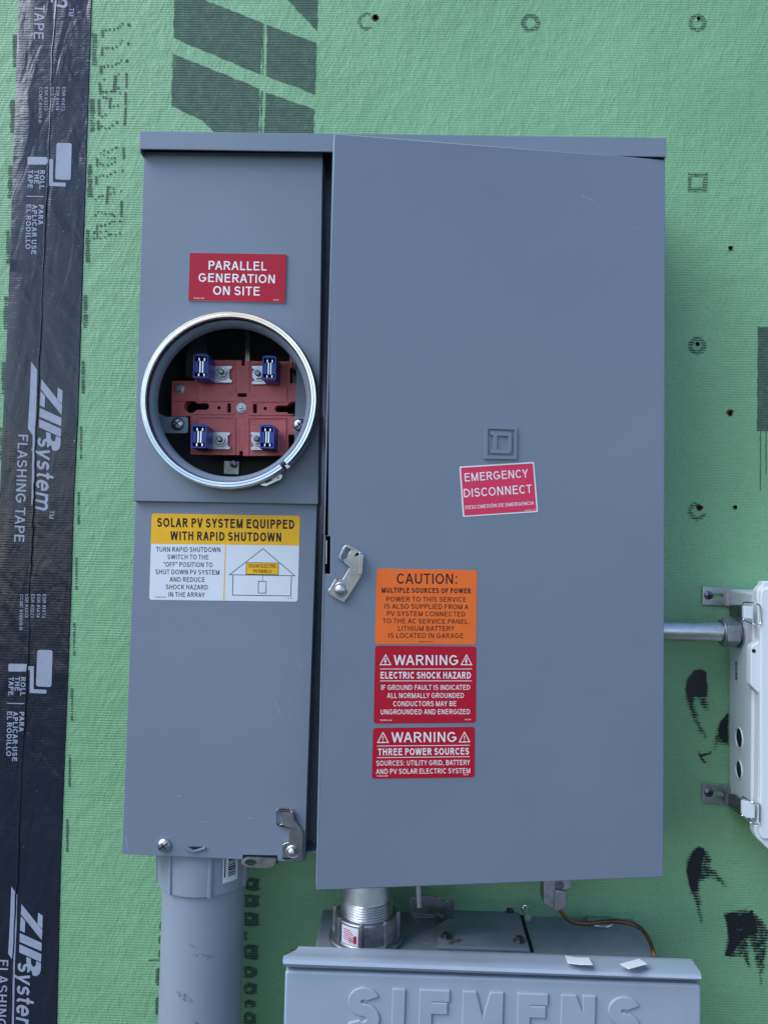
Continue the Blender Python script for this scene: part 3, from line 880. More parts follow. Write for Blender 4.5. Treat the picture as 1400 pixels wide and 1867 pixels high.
def tape_logo(dy, dx):
    """slanted two-part maker's mark with its band, printed along the tape (offset in survey units)"""
    z = crop(0 + dx, 1590 + dy, 6.742)
    P_ = 'tape_print'
    for pts in ([(147, 175), (220, 280), (212, 640), (192, 1090), (165, 1085), (108, 1000), (128, 640), (138, 400)],
                [(272, 392), (528, 715), (520, 835), (263, 515)],
                [(475, 497), (532, 535), (526, 700), (468, 635)],
                [(262, 540), (318, 600), (312, 745), (253, 715)],
                [(252, 748), (520, 870), (515, 970), (248, 855)],
                [(246, 885), (516, 1005), (510, 1105), (243, 985)]):
        tp.sheet(TP, TP.L(pts, z), TH, P_)
    # the bowl of the third letter
    q = [(330, 1040), (385, 1062), (390, 1130), (410, 1160), (438, 1158), (448, 1130), (452, 1092), (510, 1116), (508, 1200), (490, 1255), (450, 1278), (408, 1265), (396, 1215), (352, 1178), (333, 1120)]
    tp.sheet(TP, TP.L(q, z), TH, P_)
    tp.sheet(TP, TP.L([(166, 1086), (191, 1092), (176, 1940), (150, 1940)], z), TH, P_)
    tp.text(TP, z, 'system', (226, 1100), (198, 1985), 222, P_, TH + .00004, t=.155, shear=.22)
    tp.text(TP, z, 'TM', (372, 2005), (366, 2108), 62, P_, TH, t=.13)
    tp.text(TP, z, 'FLASHING TAPE', (-12, 1076), (-62, 2393), 122, P_, TH, t=.145)
def tape_numbers(dy, dx):
    z = crop(dx, dy, 5.492)
    for s_, p0, p1 in (('ESR #1473', (437, 128), (428, 365)), ('ESR #1474', (378, 128), (371, 362)), ('ESR #2227', (320, 128), (313, 362)), ('ESR #3373', (262, 128), (257, 360)), ('CCMC #14019-R', (208, 128), (197, 488))):
        tp.text(TP, z, s_, p0, p1, 32, 'tape_print', TH + .0001, t=.14)
    P_ = 'tape_print'
    tp.sheet(TP, rounded(TP.L([(380, 685), (532, 688), (520, 1058), (366, 1050)], z), .003), TH, P_)
    tp.sheet(TP, rounded(TP.L([(90, 824), (287, 828), (284, 902), (88, 903)], z), .002), TH, P_)
    tp.line(TP, z, [(284, 868), (326, 868), (322, 1098), (470, 1104)], 38, P_, TH + .00004)
    for s_, p0, p1 in (('ROLL', (214, 958), (208, 1145)), ('THE', (156, 955), (153, 1095)), ('TAPE', (94, 955), (90, 1140)), ('PARA', (200, 1306), (194, 1505)), ('APLICAR USE', (136, 1303), (127, 1800)), ('EL RODILLO', (78, 1302), (68, 1748))):
        tp.text(TP, z, s_, p0, p1, 50, P_, TH, t=.19)
    tp.line(TP, z, [(80, 1220), (250, 1223)], 9, P_, TH)
# the print repeats about every 957 survey units down the tape
for dy, dx in ((-1873, 71.5), (-957, 36), (0, 0)): tape_logo(dy, dx)
for k in (-1, 0): tape_numbers(1060 + 924 * k, 0 - 35 * k)
t_o = tp.build('flashing_tape', loc=(W0.hit(90, 900).x, 0, 1.5), smooth=True)
tag(t_o, 'black flashing tape strip with pale repeating print running down the left of the wall', 'tape')

# ================================================================== main grey meter and breaker enclosure
DB, DL, DM, DH = 0.085, 0.120, 0.126, 0.138
FB, FL, FM, FH = front(DB), front(DL), front(DM), front(DH)
main = thing('meter_enclosure', 'large grey steel enclosure with an open round meter socket and a door standing ajar', 'electrical box', (FB.hit(720, 1600).x, 0, FB.hit(720, 1575).z))
TT = .0018                      # sheet thickness

# back box, open at the front
pl = FB
L_, T_ = pl.P(285, 280); Rr, Bt = pl.P(1172, 1556)
Tz = pl.P(700, 290).y
b = B()
X0, X1 = L_, Rr
Z0, Z1 = Bt + CAMZ, Tz + CAMZ
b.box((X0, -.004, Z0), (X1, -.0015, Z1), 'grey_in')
b.box((X0, -.118, Z0), (X0 + TT, -.0041, Z1), 'grey')
b.box((X1 - TT, -.112, Z0), (X1, -.0041, Z1), 'grey')
b.box((X0 + TT, -.112, Z0), (X1 - TT, -.0041, Z0 + TT), 'grey')
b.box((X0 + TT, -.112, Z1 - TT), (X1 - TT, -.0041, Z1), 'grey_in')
xd0 = pl.P(560, 900).x
b.box((xd0 - .016, -DB, Z0 + TT), (xd0 + .062, -DB + TT, Z1 - TT), 'grey')                 # fixed strip between the covers and the door
b.box((xd0 - .016, -DB + TT + .0002, Z0 + TT), (xd0 - .014, -.0041, Z1 - TT), 'grey_in')   # partition
b.build('back_box', main, bevel=.0008)

# rain hood
b = B()
hp = [(254, 238), (720, 243.5), (1215, 250), (1215, 285.5), (720, 278), (254, 271)]
q = FH.L(hp)
b.prism(FH, q, -TT, 0, 'grey')
tb_ = [FH.W(p, -TT - .0002) for p in (q[0], q[2])]
zt0, zt1 = tb_[0], tb_[1]
b.add([zt0, zt1, Vector((zt1.x, -.001, zt1.z + .012)), Vector((zt0.x, -.001, zt0.z + .012)),
       zt0 - Vector((0, 0, TT)), zt1 - Vector((0, 0, TT)), Vector((zt1.x, -.001, zt1.z + .010)), Vector((zt0.x, -.001, zt0.z + .010))],
      [(3, 2, 1, 0), (4, 5, 6, 7), (0, 1, 5, 4), (1, 2, 6, 5), (2, 3, 7, 6), (3, 0, 4, 7)], 'grey')
for (xe, sgn, zt) in ((zt0.x, 1, zt0.z), (zt1.x, -1, zt1.z)):
    b.box((min(xe, xe + sgn * TT), -DH + TT + .0003, zt - .022), (max(xe, xe + sgn * TT), -.002, zt - TT - .0002), 'grey')
b.build('rain_hood', main, bevel=.0012)

# upper cover with the round opening
RC = FM.P(415.5, 729.0)                 # centre of the meter opening
ringD = 0.150
RCr = front(ringD).P(415.8, 727.5)
RCx, RCz = RCr.x, RCr.y + CAMZ
Rout = (162.0 / FPX) * (CAMD - ringD) * 1.02
b = B()
mc = FM.L([(262, 276), (588.5, 277.5), (580, 919.5), (243, 913.5)])
b.prism(FM, mc, -.0015, 0, 'grey', holes=[circle((RCr.x, RCr.y), Rout - .006, 72)])
e0, e1, e2, e3 = mc
def flange(b, pl, p, q_, depth, mat, inset=.0006):
    """turned-back edge of a sheet cover along p-q"""
    d = (Vector(q_) - Vector(p)).normalized(); nn = Vector((-d.y, d.x)) * .0015
    b.prism(pl, [p, q_, Vector(q_) + nn, Vector(p) + nn], -depth, -.0016, mat)
flange(b, FM, e3, e2, .004, 'grey'); flange(b, FM, e2, e1, .034, 'grey'); flange(b, FM, e0, e3, .034, 'grey'); flange(b, FM, e1, e0, .02, 'grey')
mcov = b.build('meter_cover', main, bevel=.0009, seg=2)
# rolled collar of the opening
b = B()
c0 = (RCx, 0, RCz)
b.lathe([(Rout - .0035, DM - .001), (Rout - .0045, DM + .008), (Rout - .0060, .1390), (Rout - .0078, .1412), (Rout - .0098, .1412), (Rout - .0122, .1390), (Rout - .0134, .1355), (Rout - .0138, .1330),
         (Rout - .0138, .1300), (Rout - .0130, .1295), (Rout - .0125, .132), (Rout - .006, DM - .001)], c0, (0, -1, 0), 'grey', 96)
b.build('socket_collar', mcov)
# sealing ring, split at the lower right where its clasp sits
b = B()
prof = [(Rout - .0015, .1310), (Rout, .1320), (Rout, .1465), (Rout - .0008, .1490), (Rout - .0020, .1500), (Rout - .0040, .1497), (Rout - .0046, .1503), (Rout - .0066, .1500), (Rout - .0074, .1488), (Rout - .0074, .1470), (Rout - .0052, .1472), (Rout - .0050, .1310)]
# the lathe turns x -> (axis x e1); find its sense by angle in the picture plane: negative angles run clockwise here
b.lathe(prof, c0, (0, -1, 0), 'alu', 120, -46.5, -46.5 + 356.0, closed_prof=True)
sr = b.build('sealing_ring', main)
b = B()
FC = front(.1375)
k3 = crop(450, 820, 12.727)
cl = FC.L([(300, 800), (350, 830), (450, 842), (785, 690), (835, 610), (810, 565), (760, 560), (500, 680)], k3)
b.prism(FC, cl, 0, .0012, 'steel', holes=[rounded(FC.L([(425, 745), (580, 675), (600, 710), (445, 785)], k3), .002), circle(FC.P(*k3(735, 655)), .0009, 10)])
b.prism(FC, FC.L([(900, 380), (985, 330), (1030, 390), (960, 455)], k3), -.004, .006, 'steel')
b.build('ring_clasp', sr, bevel=.0004)
# clasp lip: raised end of the ring
# ---- meter socket block
DS = .078
S = front(DS)
k1 = crop(230, 540, 3.5)
b = B()
outl = [(292, 540), (438, 540), (438, 408), (735, 408), (735, 442), (757, 442), (757, 412), (1062, 415), (1062, 455), (1045, 455), (1045, 555), (1240, 560), (1240, 765), (1075, 768), (1075, 882), (1035, 882), (1035, 1016), (745, 1018), (745, 988), (722, 988), (722, 1014), (410, 1010), (410, 765), (290, 765)]
def keyhole(cx, cy, r, x1, hw, sgn):
    pts = []
    a0 = math.degrees(math.asin(hw / r))
    for k in range(17):
        th = R(a0 + (360 - 2 * a0) * k / 16)
        pts.append((cx + sgn * r * math.cos(th), cy + r * math.sin(th)))
    for k in range(7):
        th = R(-90 + 180 * k / 6)
        pts.append((x1 + sgn * hw * math.cos(th), cy + hw * math.sin(th)))
    return pts
hl = [S.L(keyhole(412, 703, 42, 508, 22, 1), k1), S.L(keyhole(1068, 718, 46, 970, 22, -1), k1)]
for x0, y0, x1, y1 in ((710, 618, 770, 642), (645, 683, 668, 742), (808, 686, 834, 746)):
    hl.append(S.L([(x0, y0), (x1, y0), (x1, y1), (x0, y1)], k1))
hl += [circle(S.P(*k1(592, 712)), .0020, 14), circle(S.P(*k1(887, 716)), .0020, 14)]
b.prism(S, S.L(outl, k1), -.014, 0, 'red', holes=hl)
for (x0, y0, x1, y1) in ((693, 412, 700, 612), (780, 416, 787, 610), (693, 775, 699, 1008), (778, 775, 784, 1010), (440, 664, 690, 671), (792, 668, 1135, 675), (440, 748, 690, 755), (788, 752, 1068, 759),
                         (440, 432, 690, 438), (455, 440, 461, 660), (792, 430, 1030, 436), (1022, 440, 1028, 660), (455, 770, 680, 776), (450, 780, 456, 1000), (792, 775, 1025, 781), (1016, 785, 1022, 1005), (300, 664, 436, 670)):
    b.prism(S, S.L([(x0, y0), (x1, y0), (x1, y1), (x0, y1)], k1), -.001, .0016, 'red')
for x, y in ((430, 592), (662, 625), (806, 632), (738, 660), (738, 760), (658, 798), (812, 803), (731, 965), (930, 717), (738, 462), (425, 810)):
    b.prism(S, circle(S.P(*k1(x, y)), .0028, 14), -.0005, .0005, 'red', holes=[circle(S.P(*k1(x, y)), .0021, 14)])
b.text(S, k1, 'CONT', (752, 800), (746, 960), 22, 'red', 0, t=.16, depth=.0005)
b.text(S, k1, '200A', (752, 960), (752, 800), 1, 'red', -.01, t=.16) if False else None
b.text(S, k1, 'MAX', (708, 850), (704, 940), 22, 'red', 0, t=.16, depth=.0005)
sock = b.build('meter_socket_block', main, bevel=.0005)
# centre nut and corner bolts
def hexbolt(pl, c, r, h0, mat, parent, name='hex_bolt', nut=True):
    b = B()
    ctr = pl.W(c, h0)
    b.lathe([(r * 1.25, 0), (r * 1.25, r * .18), (r * .2, r * .2)], ctr, pl.n, mat, 24)
    hx = [Vector((c[0] + r * math.cos(R(60 * k + 12)), c[1] + r * math.sin(R(60 * k + 12)))) for k in range(6)]
    b.prism(pl, hx, h0 + r * .2, h0 + r * .85, mat)
    if nut: b.lathe([(r * .5, r * .8), (r * .5, r * 1.3), (r * .4, r * 1.4), (.0001, r * 1.4)], ctr, pl.n, mat, 16)
    return b.build(name, parent, bevel=r * .08)
def panhead(pl, c, r, h0, mat, parent, name='screw', slots=((40, 1.5),), label=None):
    b = B()
    ctr = pl.W(c, h0)
    b.lathe([(r, 0), (r, r * .22), (r * .9, r * .42), (r * .62, r * .58), (r * .3, r * .64), (.00005, r * .66)], ctr, pl.n, mat, 28)
    for a, ln in slots:
        e = Vector((math.cos(R(a)), math.sin(R(a)))); f = Vector((-e.y, e.x)); cc = Vector(c)
        b.prism(pl, [cc - e * r * ln / 2 - f * r * .10, cc + e * r * ln / 2 - f * r * .10, cc + e * r * ln / 2 + f * r * .10, cc - e * r * ln / 2 + f * r * .10], h0 + r * .3, h0 + r * .665, 'black')
    return b.build(name, parent, label=label)
hexbolt(S, S.P(*k1(735, 712)), .0046, 0, 'zinc', main, 'mounting_nut')
hexbolt(S, S.P(*k1(340, 590)), .0046, 0, 'zinc', main, 'mounting_bolt', nut=False)
hexbolt(S, S.P(*k1(1125, 604)), .0046, 0, 'zinc', main, 'mounting_bolt', nut=False)
# four lug plates with their bolts, and the four blue-shrouded jaws
for px0, py0, px1, py1, bx, by in ((548, 448, 680, 556, 622, 495), (806, 448, 985, 566, 852, 505), (540, 870, 668, 980, 612, 920), (800, 870, 978, 985, 846, 918)):
    b = B()
    right = px0 > 700
    hq = rounded(S.L([(px0, py0), (px1, py0), (px1, py0 + 18), (px1 - 14, py0 + 22), (px1 - 14, py1 - 22), (px1, py1 - 18), (px1, py1), (px0, py1)] if not right else
                     [(px0, py0), (px1, py0), (px1, py1), (px0, py1), (px0, py1 - 18), (px0 + 14, py1 - 22), (px0 + 14, py0 + 22), (px0, py0 + 18)], k1), .0004, 2)
    b.prism(S, hq, .0018, .0042, 'zinc')
    lug = b.build('jaw_lug', main, bevel=.0004)
    b = B()
    c = S.P(*k1(bx, by)); ctr = S.W(c, .0043)
    b.lathe([(.0078, 0), (.0078, .0012), (.004, .0013)], ctr, S.n, 'zinc', 28)
    hx = [Vector((c[0] + .0060 * math.cos(R(60 * k + 8)), c[1] + .0060 * math.sin(R(60 * k + 8)))) for k in range(6)]
    b.prism(S, hx, .0057, .0098, 'zinc')
    b.lathe([(.0034, .005), (.0034, .0095), (.0026, .0105), (.0001, .0105)], ctr, S.n, 'dkmetal', 18)
    b.build('lug_nut', lug, bevel=.0005)
J = front(.113)
for fx0, fy0, fx1, fy1 in ((425, 372, 526, 520), (866, 384, 958, 530), (412, 822, 514, 968), (850, 825, 946, 970)):
    lo = J.P(*k1(fx0, fy1)); hi = J.P(*k1(fx1, fy0)); w = hi.x - lo.x; h = hi.y - lo.y
    def fr(u, v): return Vector((lo.x + w * u, lo.y + h * v))
    b = B()
    outer = rounded([fr(0, 0), fr(1, 0), fr(1, 1), fr(0, 1)], .0008, 2)
    inner = [fr(.10, .07), fr(.90, .07), fr(.90, .93), fr(.10, .93)]
    b.prism(J, outer, -.030, 0, 'blue', holes=[inner])
    b.prism(J, [fr(.16, .99), fr(.84, .99), fr(.84, 1.035), fr(.16, 1.035)], -.02, .0004, 'blue')
    for s0, s1_ in ((.10, .32), (.68, .90)):
        b.prism(J, [fr(s0, .24), fr(s1_, .24), fr(s1_, .72), fr(s0, .72)], -.014, -.0008, 'blue')
    jw = b.build('jaw_shroud', main, bevel=.0004)
    b = B()
    for s0, s1_, lean in ((.36, .46, .10), (.54, .64, -.10)):
        zt_ = -.003
        for v0, v1, du in ((.10, .24, -lean * .9), (.24, .76, 0), (.76, .90, -lean * .9)):
            b.prism(J, [fr(s0 + du, v0), fr(s1_ + du, v0), fr(s1_ + du, v1 - .002), fr(s0 + du, v1 - .002)], -.026, zt_ - abs(du) * .01, 'chrome')
    b.prism(J, [fr(.10, .075), fr(.90, .075), fr(.90, .925), fr(.10, .925)], -.0295, -.0275, 'black')
    b.build('contact_jaw', jw, bevel=.0003)
# grey ring-support straps with their screws
G2 = front(.100)
for pts, sx, sy, nm in (([(150, 720), (200, 740), (250, 768), (395, 768), (395, 874), (250, 874), (150, 874)], 330, 815, 0), ([(1072, 766), (1260, 768), (1260, 872), (1072, 872)], 1108, 822, 1)):
    b = B()
    b.prism(G2, rounded(G2.L(pts, k1), [0, 0, 0, .003, .003, 0, 0] if nm == 0 else [.003, 0, 0, .003]), -.0015, 0, 'grey')
    st = b.build('support_strap', main, bevel=.0004)
    panhead(G2, G2.P(*k1(sx, sy)), .0072, 0, 'zinc', st, slots=((42, 1.5), (-48, .9)))
# bus bars in the dark behind
b = B()
Z_ = front(.045)
b.prism(Z_, Z_.L([(765, 200), (792, 200), (792, 425), (765, 425)], k1), 0, .004, 'steel')
b.build('bus_bar', main)
b = B()
b.prism(Z_, Z_.L([(1045, 330), (1080, 330), (1080, 560), (1045, 560)], k1), 0, .004, 'steel')
b.build('bus_bar', main)
b = B()
b.prism(S, S.L([(615, 1045), (712, 1050), (708, 1135), (612, 1130)], k1), -.02, -.008, 'dkmetal')
b.lathe([(.004, 0), (.004, .005), (.0001, .006)], S.W(S.P(*k1(678, 1068)), -.008), S.n, 'dkmetal', 12)
b.build('ground_lug', main, bevel=.0004)
b = B()
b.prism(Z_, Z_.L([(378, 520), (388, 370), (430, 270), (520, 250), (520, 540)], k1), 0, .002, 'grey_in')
b.build('inner_barrier', main, bevel=.0004)

# lower left cover
b = B()
lc = FL.L([(247, 905), (579, 905), (555.5, 1573), (506, 1571), (506, 1561), (443, 1559.5), (443, 1568), (222, 1558.5)])
b.prism(FL, lc, -.0015, 0, 'grey')
flange(b, FL, lc[7], lc[6], .012, 'grey'); flange(b, FL, lc[2], lc[1], .030, 'grey'); flange(b, FL, lc[0], lc[7], .030, 'grey'); flange(b, FL, lc[3], lc[2], .012, 'grey')
lcov = b.build('lower_cover', main, bevel=.0009, seg=2)
panhead(FL, FL.P(300, 1541), .0072, 0, 'zinc', lcov, slots=((35, 1.6), (-52, 1.0)))
b = B()
k5 = crop(200, 1440, 3.333)
b.line(FL, k5, [(458, 350), (512, 372), (585, 352)], 9, 'grey', 0)
vs_n = len(b.v)
b = B()
pr = FL.L([(458, 346), (512, 370), (585, 347), (585, 358), (512, 380), (458, 357)], k5)
b.prism(FL, pr, -.0005, .0025, 'grey')
b.sheet(FL, FL.L([(474, 347), (570, 347), (512, 367)], k5), .0002, 'black')
b.build('pry_louver', lcov, bevel=.0005)
# sealing tab in the notch
b = B()
tabp = Plane((0, -DL + .006, 0), (1, 0, 0), (0, -.35, -.94)) if False else None
FT = front(DL + .004)
tab = rounded(FT.L([(448, 1564), (502, 1566), (504, 1570), (497, 1581), (484, 1583.5), (452, 1582), (439, 1575), (441, 1569)]), .0012)
b.prism(FT, tab, -.0022, 0, 'zinc', holes=[circle(FT.P(457, 1573), .0062, 18, .0034)])
b.build('sealing_tab', lcov, bevel=.0005)
b = B()
b.box((FL.P(443, 1566).x, -DL + .0025, FL.P(443, 1575).y + CAMZ), (FL.P(507, 1566).x, -DL + .004, FL.P(443, 1556).y + CAMZ), 'gap')  # dark block painted as the shade behind the notch
b.build('notch_shade', lcov)
# latch of the lower cover
k4 = crop(480, 1450, 12.445)
def latch(pl, pts, slot, rivet, rr, rim, m, parent):
    b = B()
    b.prism(pl, rounded(pl.L(pts, m), .0012, 3), .0012, .0034, 'steel', holes=[rounded(pl.L(slot, m), .0032, 5)])
    b.prism(pl, pl.L(rim, m), .0030, .0075, 'steel')
    lt = b.build('latch', parent, bevel=.0007, clamp=False)
    c = pl.P(*m(*rivet))
    B().lathe([(rr * 1.45, .0034), (rr * 1.25, .0041), (rr * 1.02, .0036), (rr, .0050), (rr * .8, .0066), (rr * .45, .0074), (.0001, .0077)], pl.W(c, 0), pl.n, 'zinc', 28).build('rivet', lt)
latch(FL, [(335, 285), (610, 290), (640, 325), (690, 330), (735, 560), (915, 810), (890, 1450), (840, 1495), (560, 1485), (440, 1430), (435, 1390), (440, 1110), (500, 1062), (585, 1050), (605, 725), (350, 692), (300, 640), (300, 330)],
      [(322, 355), (440, 360), (440, 645), (318, 640)], (670, 1265), .0048, [(640, 322), (690, 318), (738, 552), (690, 560)], k4, lcov)
# small screw in the gap
FB2 = front(DB)
panhead(FB2, FB2.P(572, 1540), .0040, 0, 'zinc', main, slots=((0, 1.4),))

# ---- the door, hinged on the right and standing a little open
DHG = .134
FD = front(DHG)
ptr, pbr = FD.hit(1213, 290.5), FD.hit(1209.5, 1600)
HT = (ptr - pbr).length
lo_, hi_ = .10, .30
for _ in range(50):
    mid = (lo_ + hi_) / 2
    f = front(mid)
    if (f.hit(608.5, 242) - f.hit(577, 1624.5)).length > HT: lo_ = mid
    else: hi_ = mid
DLF = mid
fl = front(DLF)
ptl, pbl = fl.hit(608.5, 242), fl.hit(577, 1624.5)
hx_, lx_ = (ptr.x + pbr.x) / 2, (ptl.x + pbl.x) / 2
D = Plane((hx_, -DHG, CAMZ), (hx_ - lx_, -DHG + DLF, 0), (0, 0, 1))
print('door opens', round(math.degrees(math.atan2(DLF - DHG, hx_ - lx_)), 2), 'deg; left edge at', round(DLF, 3))
b = B()
dp = D.L([(608.5, 242), (1213, 290.5), (1209.5, 1600), (577, 1624.5)])
slot = D.L([(593.5, 978), (602.5, 978), (602, 1047), (593, 1046)])
b.prism(D, dp, -.0020, 0, 'grey', holes=[slot])
def inner_quad(p, t):
    c = sum(p, Vector((0, 0))) / 4
    return [Vector((q.x + (t if q.x < c.x else -t), q.y + (t if q.y < c.y else -t))) for q in p]
q_in = inner_quad(dp, .0016)
b.prism(D, dp, -.019, -.0019, 'grey', holes=[q_in])
door = b.build('door', main, bevel=.0022, seg=3)
b = B()
b.prism(D, D.L([(588, 974), (608, 974), (608, 1051), (587, 1050)]), -.020, -.0165, 'black')
b.prism(D, D.L([(593.5, 985), (596.5, 985), (596, 1028), (593, 1028)]), -.0080, -.0030, 'steel')
b.build('latch_slot', door)
kL = crop(580, 960, 4.667)
latch(D, [(262, 153), (350, 205), (383, 228), (385, 265), (370, 415), (240, 625), (212, 648), (88, 575), (80, 545), (100, 520), (145, 445), (170, 437), (205, 450), (265, 347), (222, 305), (185, 290), (172, 262), (210, 175), (238, 153)],
      [(188, 258), (240, 178), (276, 190), (272, 205), (222, 283), (205, 283)], (185, 538), .0054, [(340, 222), (352, 214), (376, 258), (369, 408), (338, 408)], kL, door)
# pressed emblem: a square frame round a slab letter
kE = crop(820, 760, 7.78)
b = B()
b.prism(D, D.L([(485, 125), (947, 145), (940, 607), (480, 597)], kE), -.0004, .0022, 'grey', holes=[D.L([(533, 172), (908, 188), (905, 562), (530, 552)], kE)])
b.prism(D, D.L([(563, 207), (845, 217), (870, 248), (865, 490), (840, 524), (566, 516), (563, 470), (605, 462), (608, 268), (568, 262)], kE), -.0004, .0020, 'grey',
        holes=[D.L([(664, 268), (820, 275), (815, 474), (680, 468), (658, 452)], kE)])
b.build('emblem', door, bevel=.0006, seg=2)

# ---- stickers and the plaque
LH = .00028
def sticker(pl, quad, m, mat, rad, thick, parent, name, label, content, edge=None):
    b = B()
    p = pl.L(quad, m)
    b.prism(pl, rounded(p, rad, 4), .00005, thick, mat, side=edge)
    content(b, pl, m, thick + .00008)
    return b.build(name, parent, label=label, smooth=False)
def tri_sign(b, pl, m, apex, l, r, h, kind):
    cx = (apex[0] + l[0] + r[0]) / 3; cy = (apex[1] + l[1] + r[1]) / 3
    ins = lambda p, k: (cx + (p[0] - cx) * k, cy + (p[1] - cy) * k)
    pts = [apex, r, l]
    b.prism(pl, pl.L(pts, m), h, None, 'whitep', holes=[pl.L([ins(q, .76) for q in pts], m)])
    s = (r[0] - l[0]) / 130.0
    if kind == 'bolt':
        g_ = [(-6, -44), (8, -44), (-2, -14), (12, -18), (0, 22), (8, 20), (-4, 42), (-10, 22), (-4, 24), (-2, 2), (-16, 6)]
        b.sheet(pl, pl.L([(cx + x * s, cy + 4 + y * s * .85) for x, y in g_], m), h, 'whitep')
    else:
        b.sheet(pl, pl.L([(cx - 5 * s, cy - 32 * s), (cx + 5 * s, cy - 32 * s), (cx + 3 * s, cy + 14 * s), (cx - 3 * s, cy + 14 * s)], m), h, 'whitep')
        b.sheet(pl, pl.L([(cx - 4 * s, cy + 20 * s), (cx + 4 * s, cy + 20 * s), (cx + 4 * s, cy + 29 * s), (cx - 4 * s, cy + 29 * s)], m), h, 'whitep')
def lines(b, pl, m, h, mat, rows):
    for txt, p0, p1, cap, t in rows: b.text(pl, m, txt, p0, p1, cap, mat, h, t=t)

def c_par(b, pl, m, h):
    lines(b, pl, m, h, 'whitep', [('PARALLEL', (340, 347), (1043, 360), 107, .155), ('GENERATION', (218, 495), (1143, 515), 105, .155), ('ON SITE', (395, 653), (960, 664), 107, .155),
                                  ('PVLABELS.COM', (160, 700), (283, 702), 13, .185), ('04-427', (1125, 722), (1190, 724), 14, .185)])
sticker(FM, [(113, 143), (1284, 162), (1266, 748), (94, 720)], crop(330, 440, 6.667), 'plaque', .0004, .0018, mcov, 'plaque', 'crimson engraved plaque with three lines of white capitals', c_par, 'plaque_edge')

def c_sol(b, pl, m, h):
    q = pl.L([(118, 70), (1300, 90), (1293, 326), (109, 312)], m)
    b.sheet(pl, rounded(q, [.003, .003, 0, 0]), h, 'yellow')
    b.line(pl, m, [(706, 318), (692, 768)], 9, 'yellow', h)
    lines(b, pl, m, h + .0001, 'blackp', [('SOLAR PV SYSTEM EQUIPPED', (160, 178), (1255, 195), 73, .205), ('WITH RAPID SHUTDOWN', (265, 283), (1150, 296), 71, .205)])
    lines(b, pl, m, h, 'blackp', [('TURN RAPID SHUTDOWN', (152, 376), (665, 379), 38, .150), ('SWITCH TO THE', (243, 436), (570, 439), 38, .150), ('“OFF” POSITION TO', (210, 496), (602, 500), 38, .150),
                                  ('SHUT DOWN PV SYSTEM', (147, 555), (657, 560), 38, .150), ('AND REDUCE', (260, 616), (540, 618), 38, .150), ('SHOCK HAZARD', (230, 676), (565, 679), 38, .150),
                                  ('IN THE ARRAY', (252, 736), (540, 739), 38, .150), ('PVLABELS.COM', (147, 742), (228, 742), 8, .18), ('03-177', (1200, 752), (1240, 753), 8, .18)])
    b.line(pl, m, [(1005, 352), (1258, 568), (737, 560)], 5, 'blackp', h, closed=True)
    b.line(pl, m, [(765, 563), (761, 722), (1226, 729), (1231, 569)], 5, 'blackp', h + .00004)
    b.sheet(pl, pl.L([(872, 463), (1128, 466), (1125, 559), (869, 556)], m), h + .0001, 'yellow')
    b.line(pl, m, [(872, 463), (1128, 466), (1125, 559), (869, 556)], 4, 'blackp', h + .00016, closed=True)
    lines(b, pl, m, h + .0002, 'blackp', [('SOLAR ELECTRIC', (888, 502), (1112, 505), 28, .155), ('PV PANELS', (928, 545), (1070, 547), 28, .155)])
    b.line(pl, m, [(1002, 560), (1001, 612)], 3, 'blackp', h)
    b.line(pl, m, [(968, 612), (1030, 613), (1028, 707), (966, 706)], 5, 'blackp', h, closed=True)
sticker(FL, [(118, 70), (1300, 90), (1280, 775), (97, 760)], crop(250, 920, 4.375), 'white_st', .003, LH, lcov, 'sticker', 'yellow and white solar shutdown sticker with a drawing of a house', c_sol)

def c_cau(b, pl, m, h):
    lines(b, pl, m, h, 'blackp', [('CAUTION:', (668, 487), (1180, 489), 88, .14), ('MULTIPLE SOURCES OF POWER', (540, 563), (1300, 570), 44, .205), ('POWER TO THIS SERVICE', (580, 638), (1260, 642), 42, .142),
                                  ('IS ALSO SUPPLIED FROM A', (565, 699), (1278, 705), 42, .142), ('PV SYSTEM CONNECTED', (585, 762), (1252, 766), 42, .142), ('TO THE AC SERVICE PANEL.', (548, 824), (1285, 830), 42, .142),
                                  ('LITHIUM BATTERY', (680, 887), (1158, 889), 42, .142), ('IS LOCATED IN GARAGE', (598, 948), (1235, 951), 42, .142), ('PVLABELS.COM', (853, 985), (942, 985), 9, .2), ('5-41', (952, 985), (980, 985), 9, .2)])
sticker(D, [(497, 358), (1350, 372), (1343, 1005), (483, 1000)], kL, 'orange', .0032, LH, door, 'sticker', 'orange caution sticker with black lettering', c_cau)

def c_w1(b, pl, m, h):
    tri_sign(b, pl, m, (262, 198), (193, 322), (326, 322), h, 'bolt'); tri_sign(b, pl, m, (1158, 200), (1091, 322), (1223, 322), h, 'bolt')
    for y in (365, 497): b.line(pl, m, [(200, y), (1218, y)], 7, 'whitep', h)
    lines(b, pl, m, h, 'whitep', [('WARNING', (350, 322), (1065, 322), 112, .14), ('ELECTRIC SHOCK HAZARD', (205, 472), (1207, 472), 76, .185), ('IF GROUND FAULT IS INDICATED', (212, 598), (1198, 596), 56, .142),
                                  ('ALL NORMALLY GROUNDED', (277, 688), (1130, 686), 56, .142), ('CONDUCTORS MAY BE', (345, 779), (1045, 777), 56, .142), ('UNGROUNDED AND ENERGIZED', (207, 870), (1198, 866), 56, .142),
                                  ('PVLABELS.COM', (200, 940), (328, 941), 14, .185), ('03-101', (1140, 933), (1206, 932), 14, .185)])
kW = crop(660, 1160, 6.087)
sticker(D, [(145, 105), (1268, 115), (1263, 962), (128, 972)], kW, 'crimson', .0032, LH, door, 'sticker', 'crimson shock hazard warning sticker with four lines below its title', c_w1)
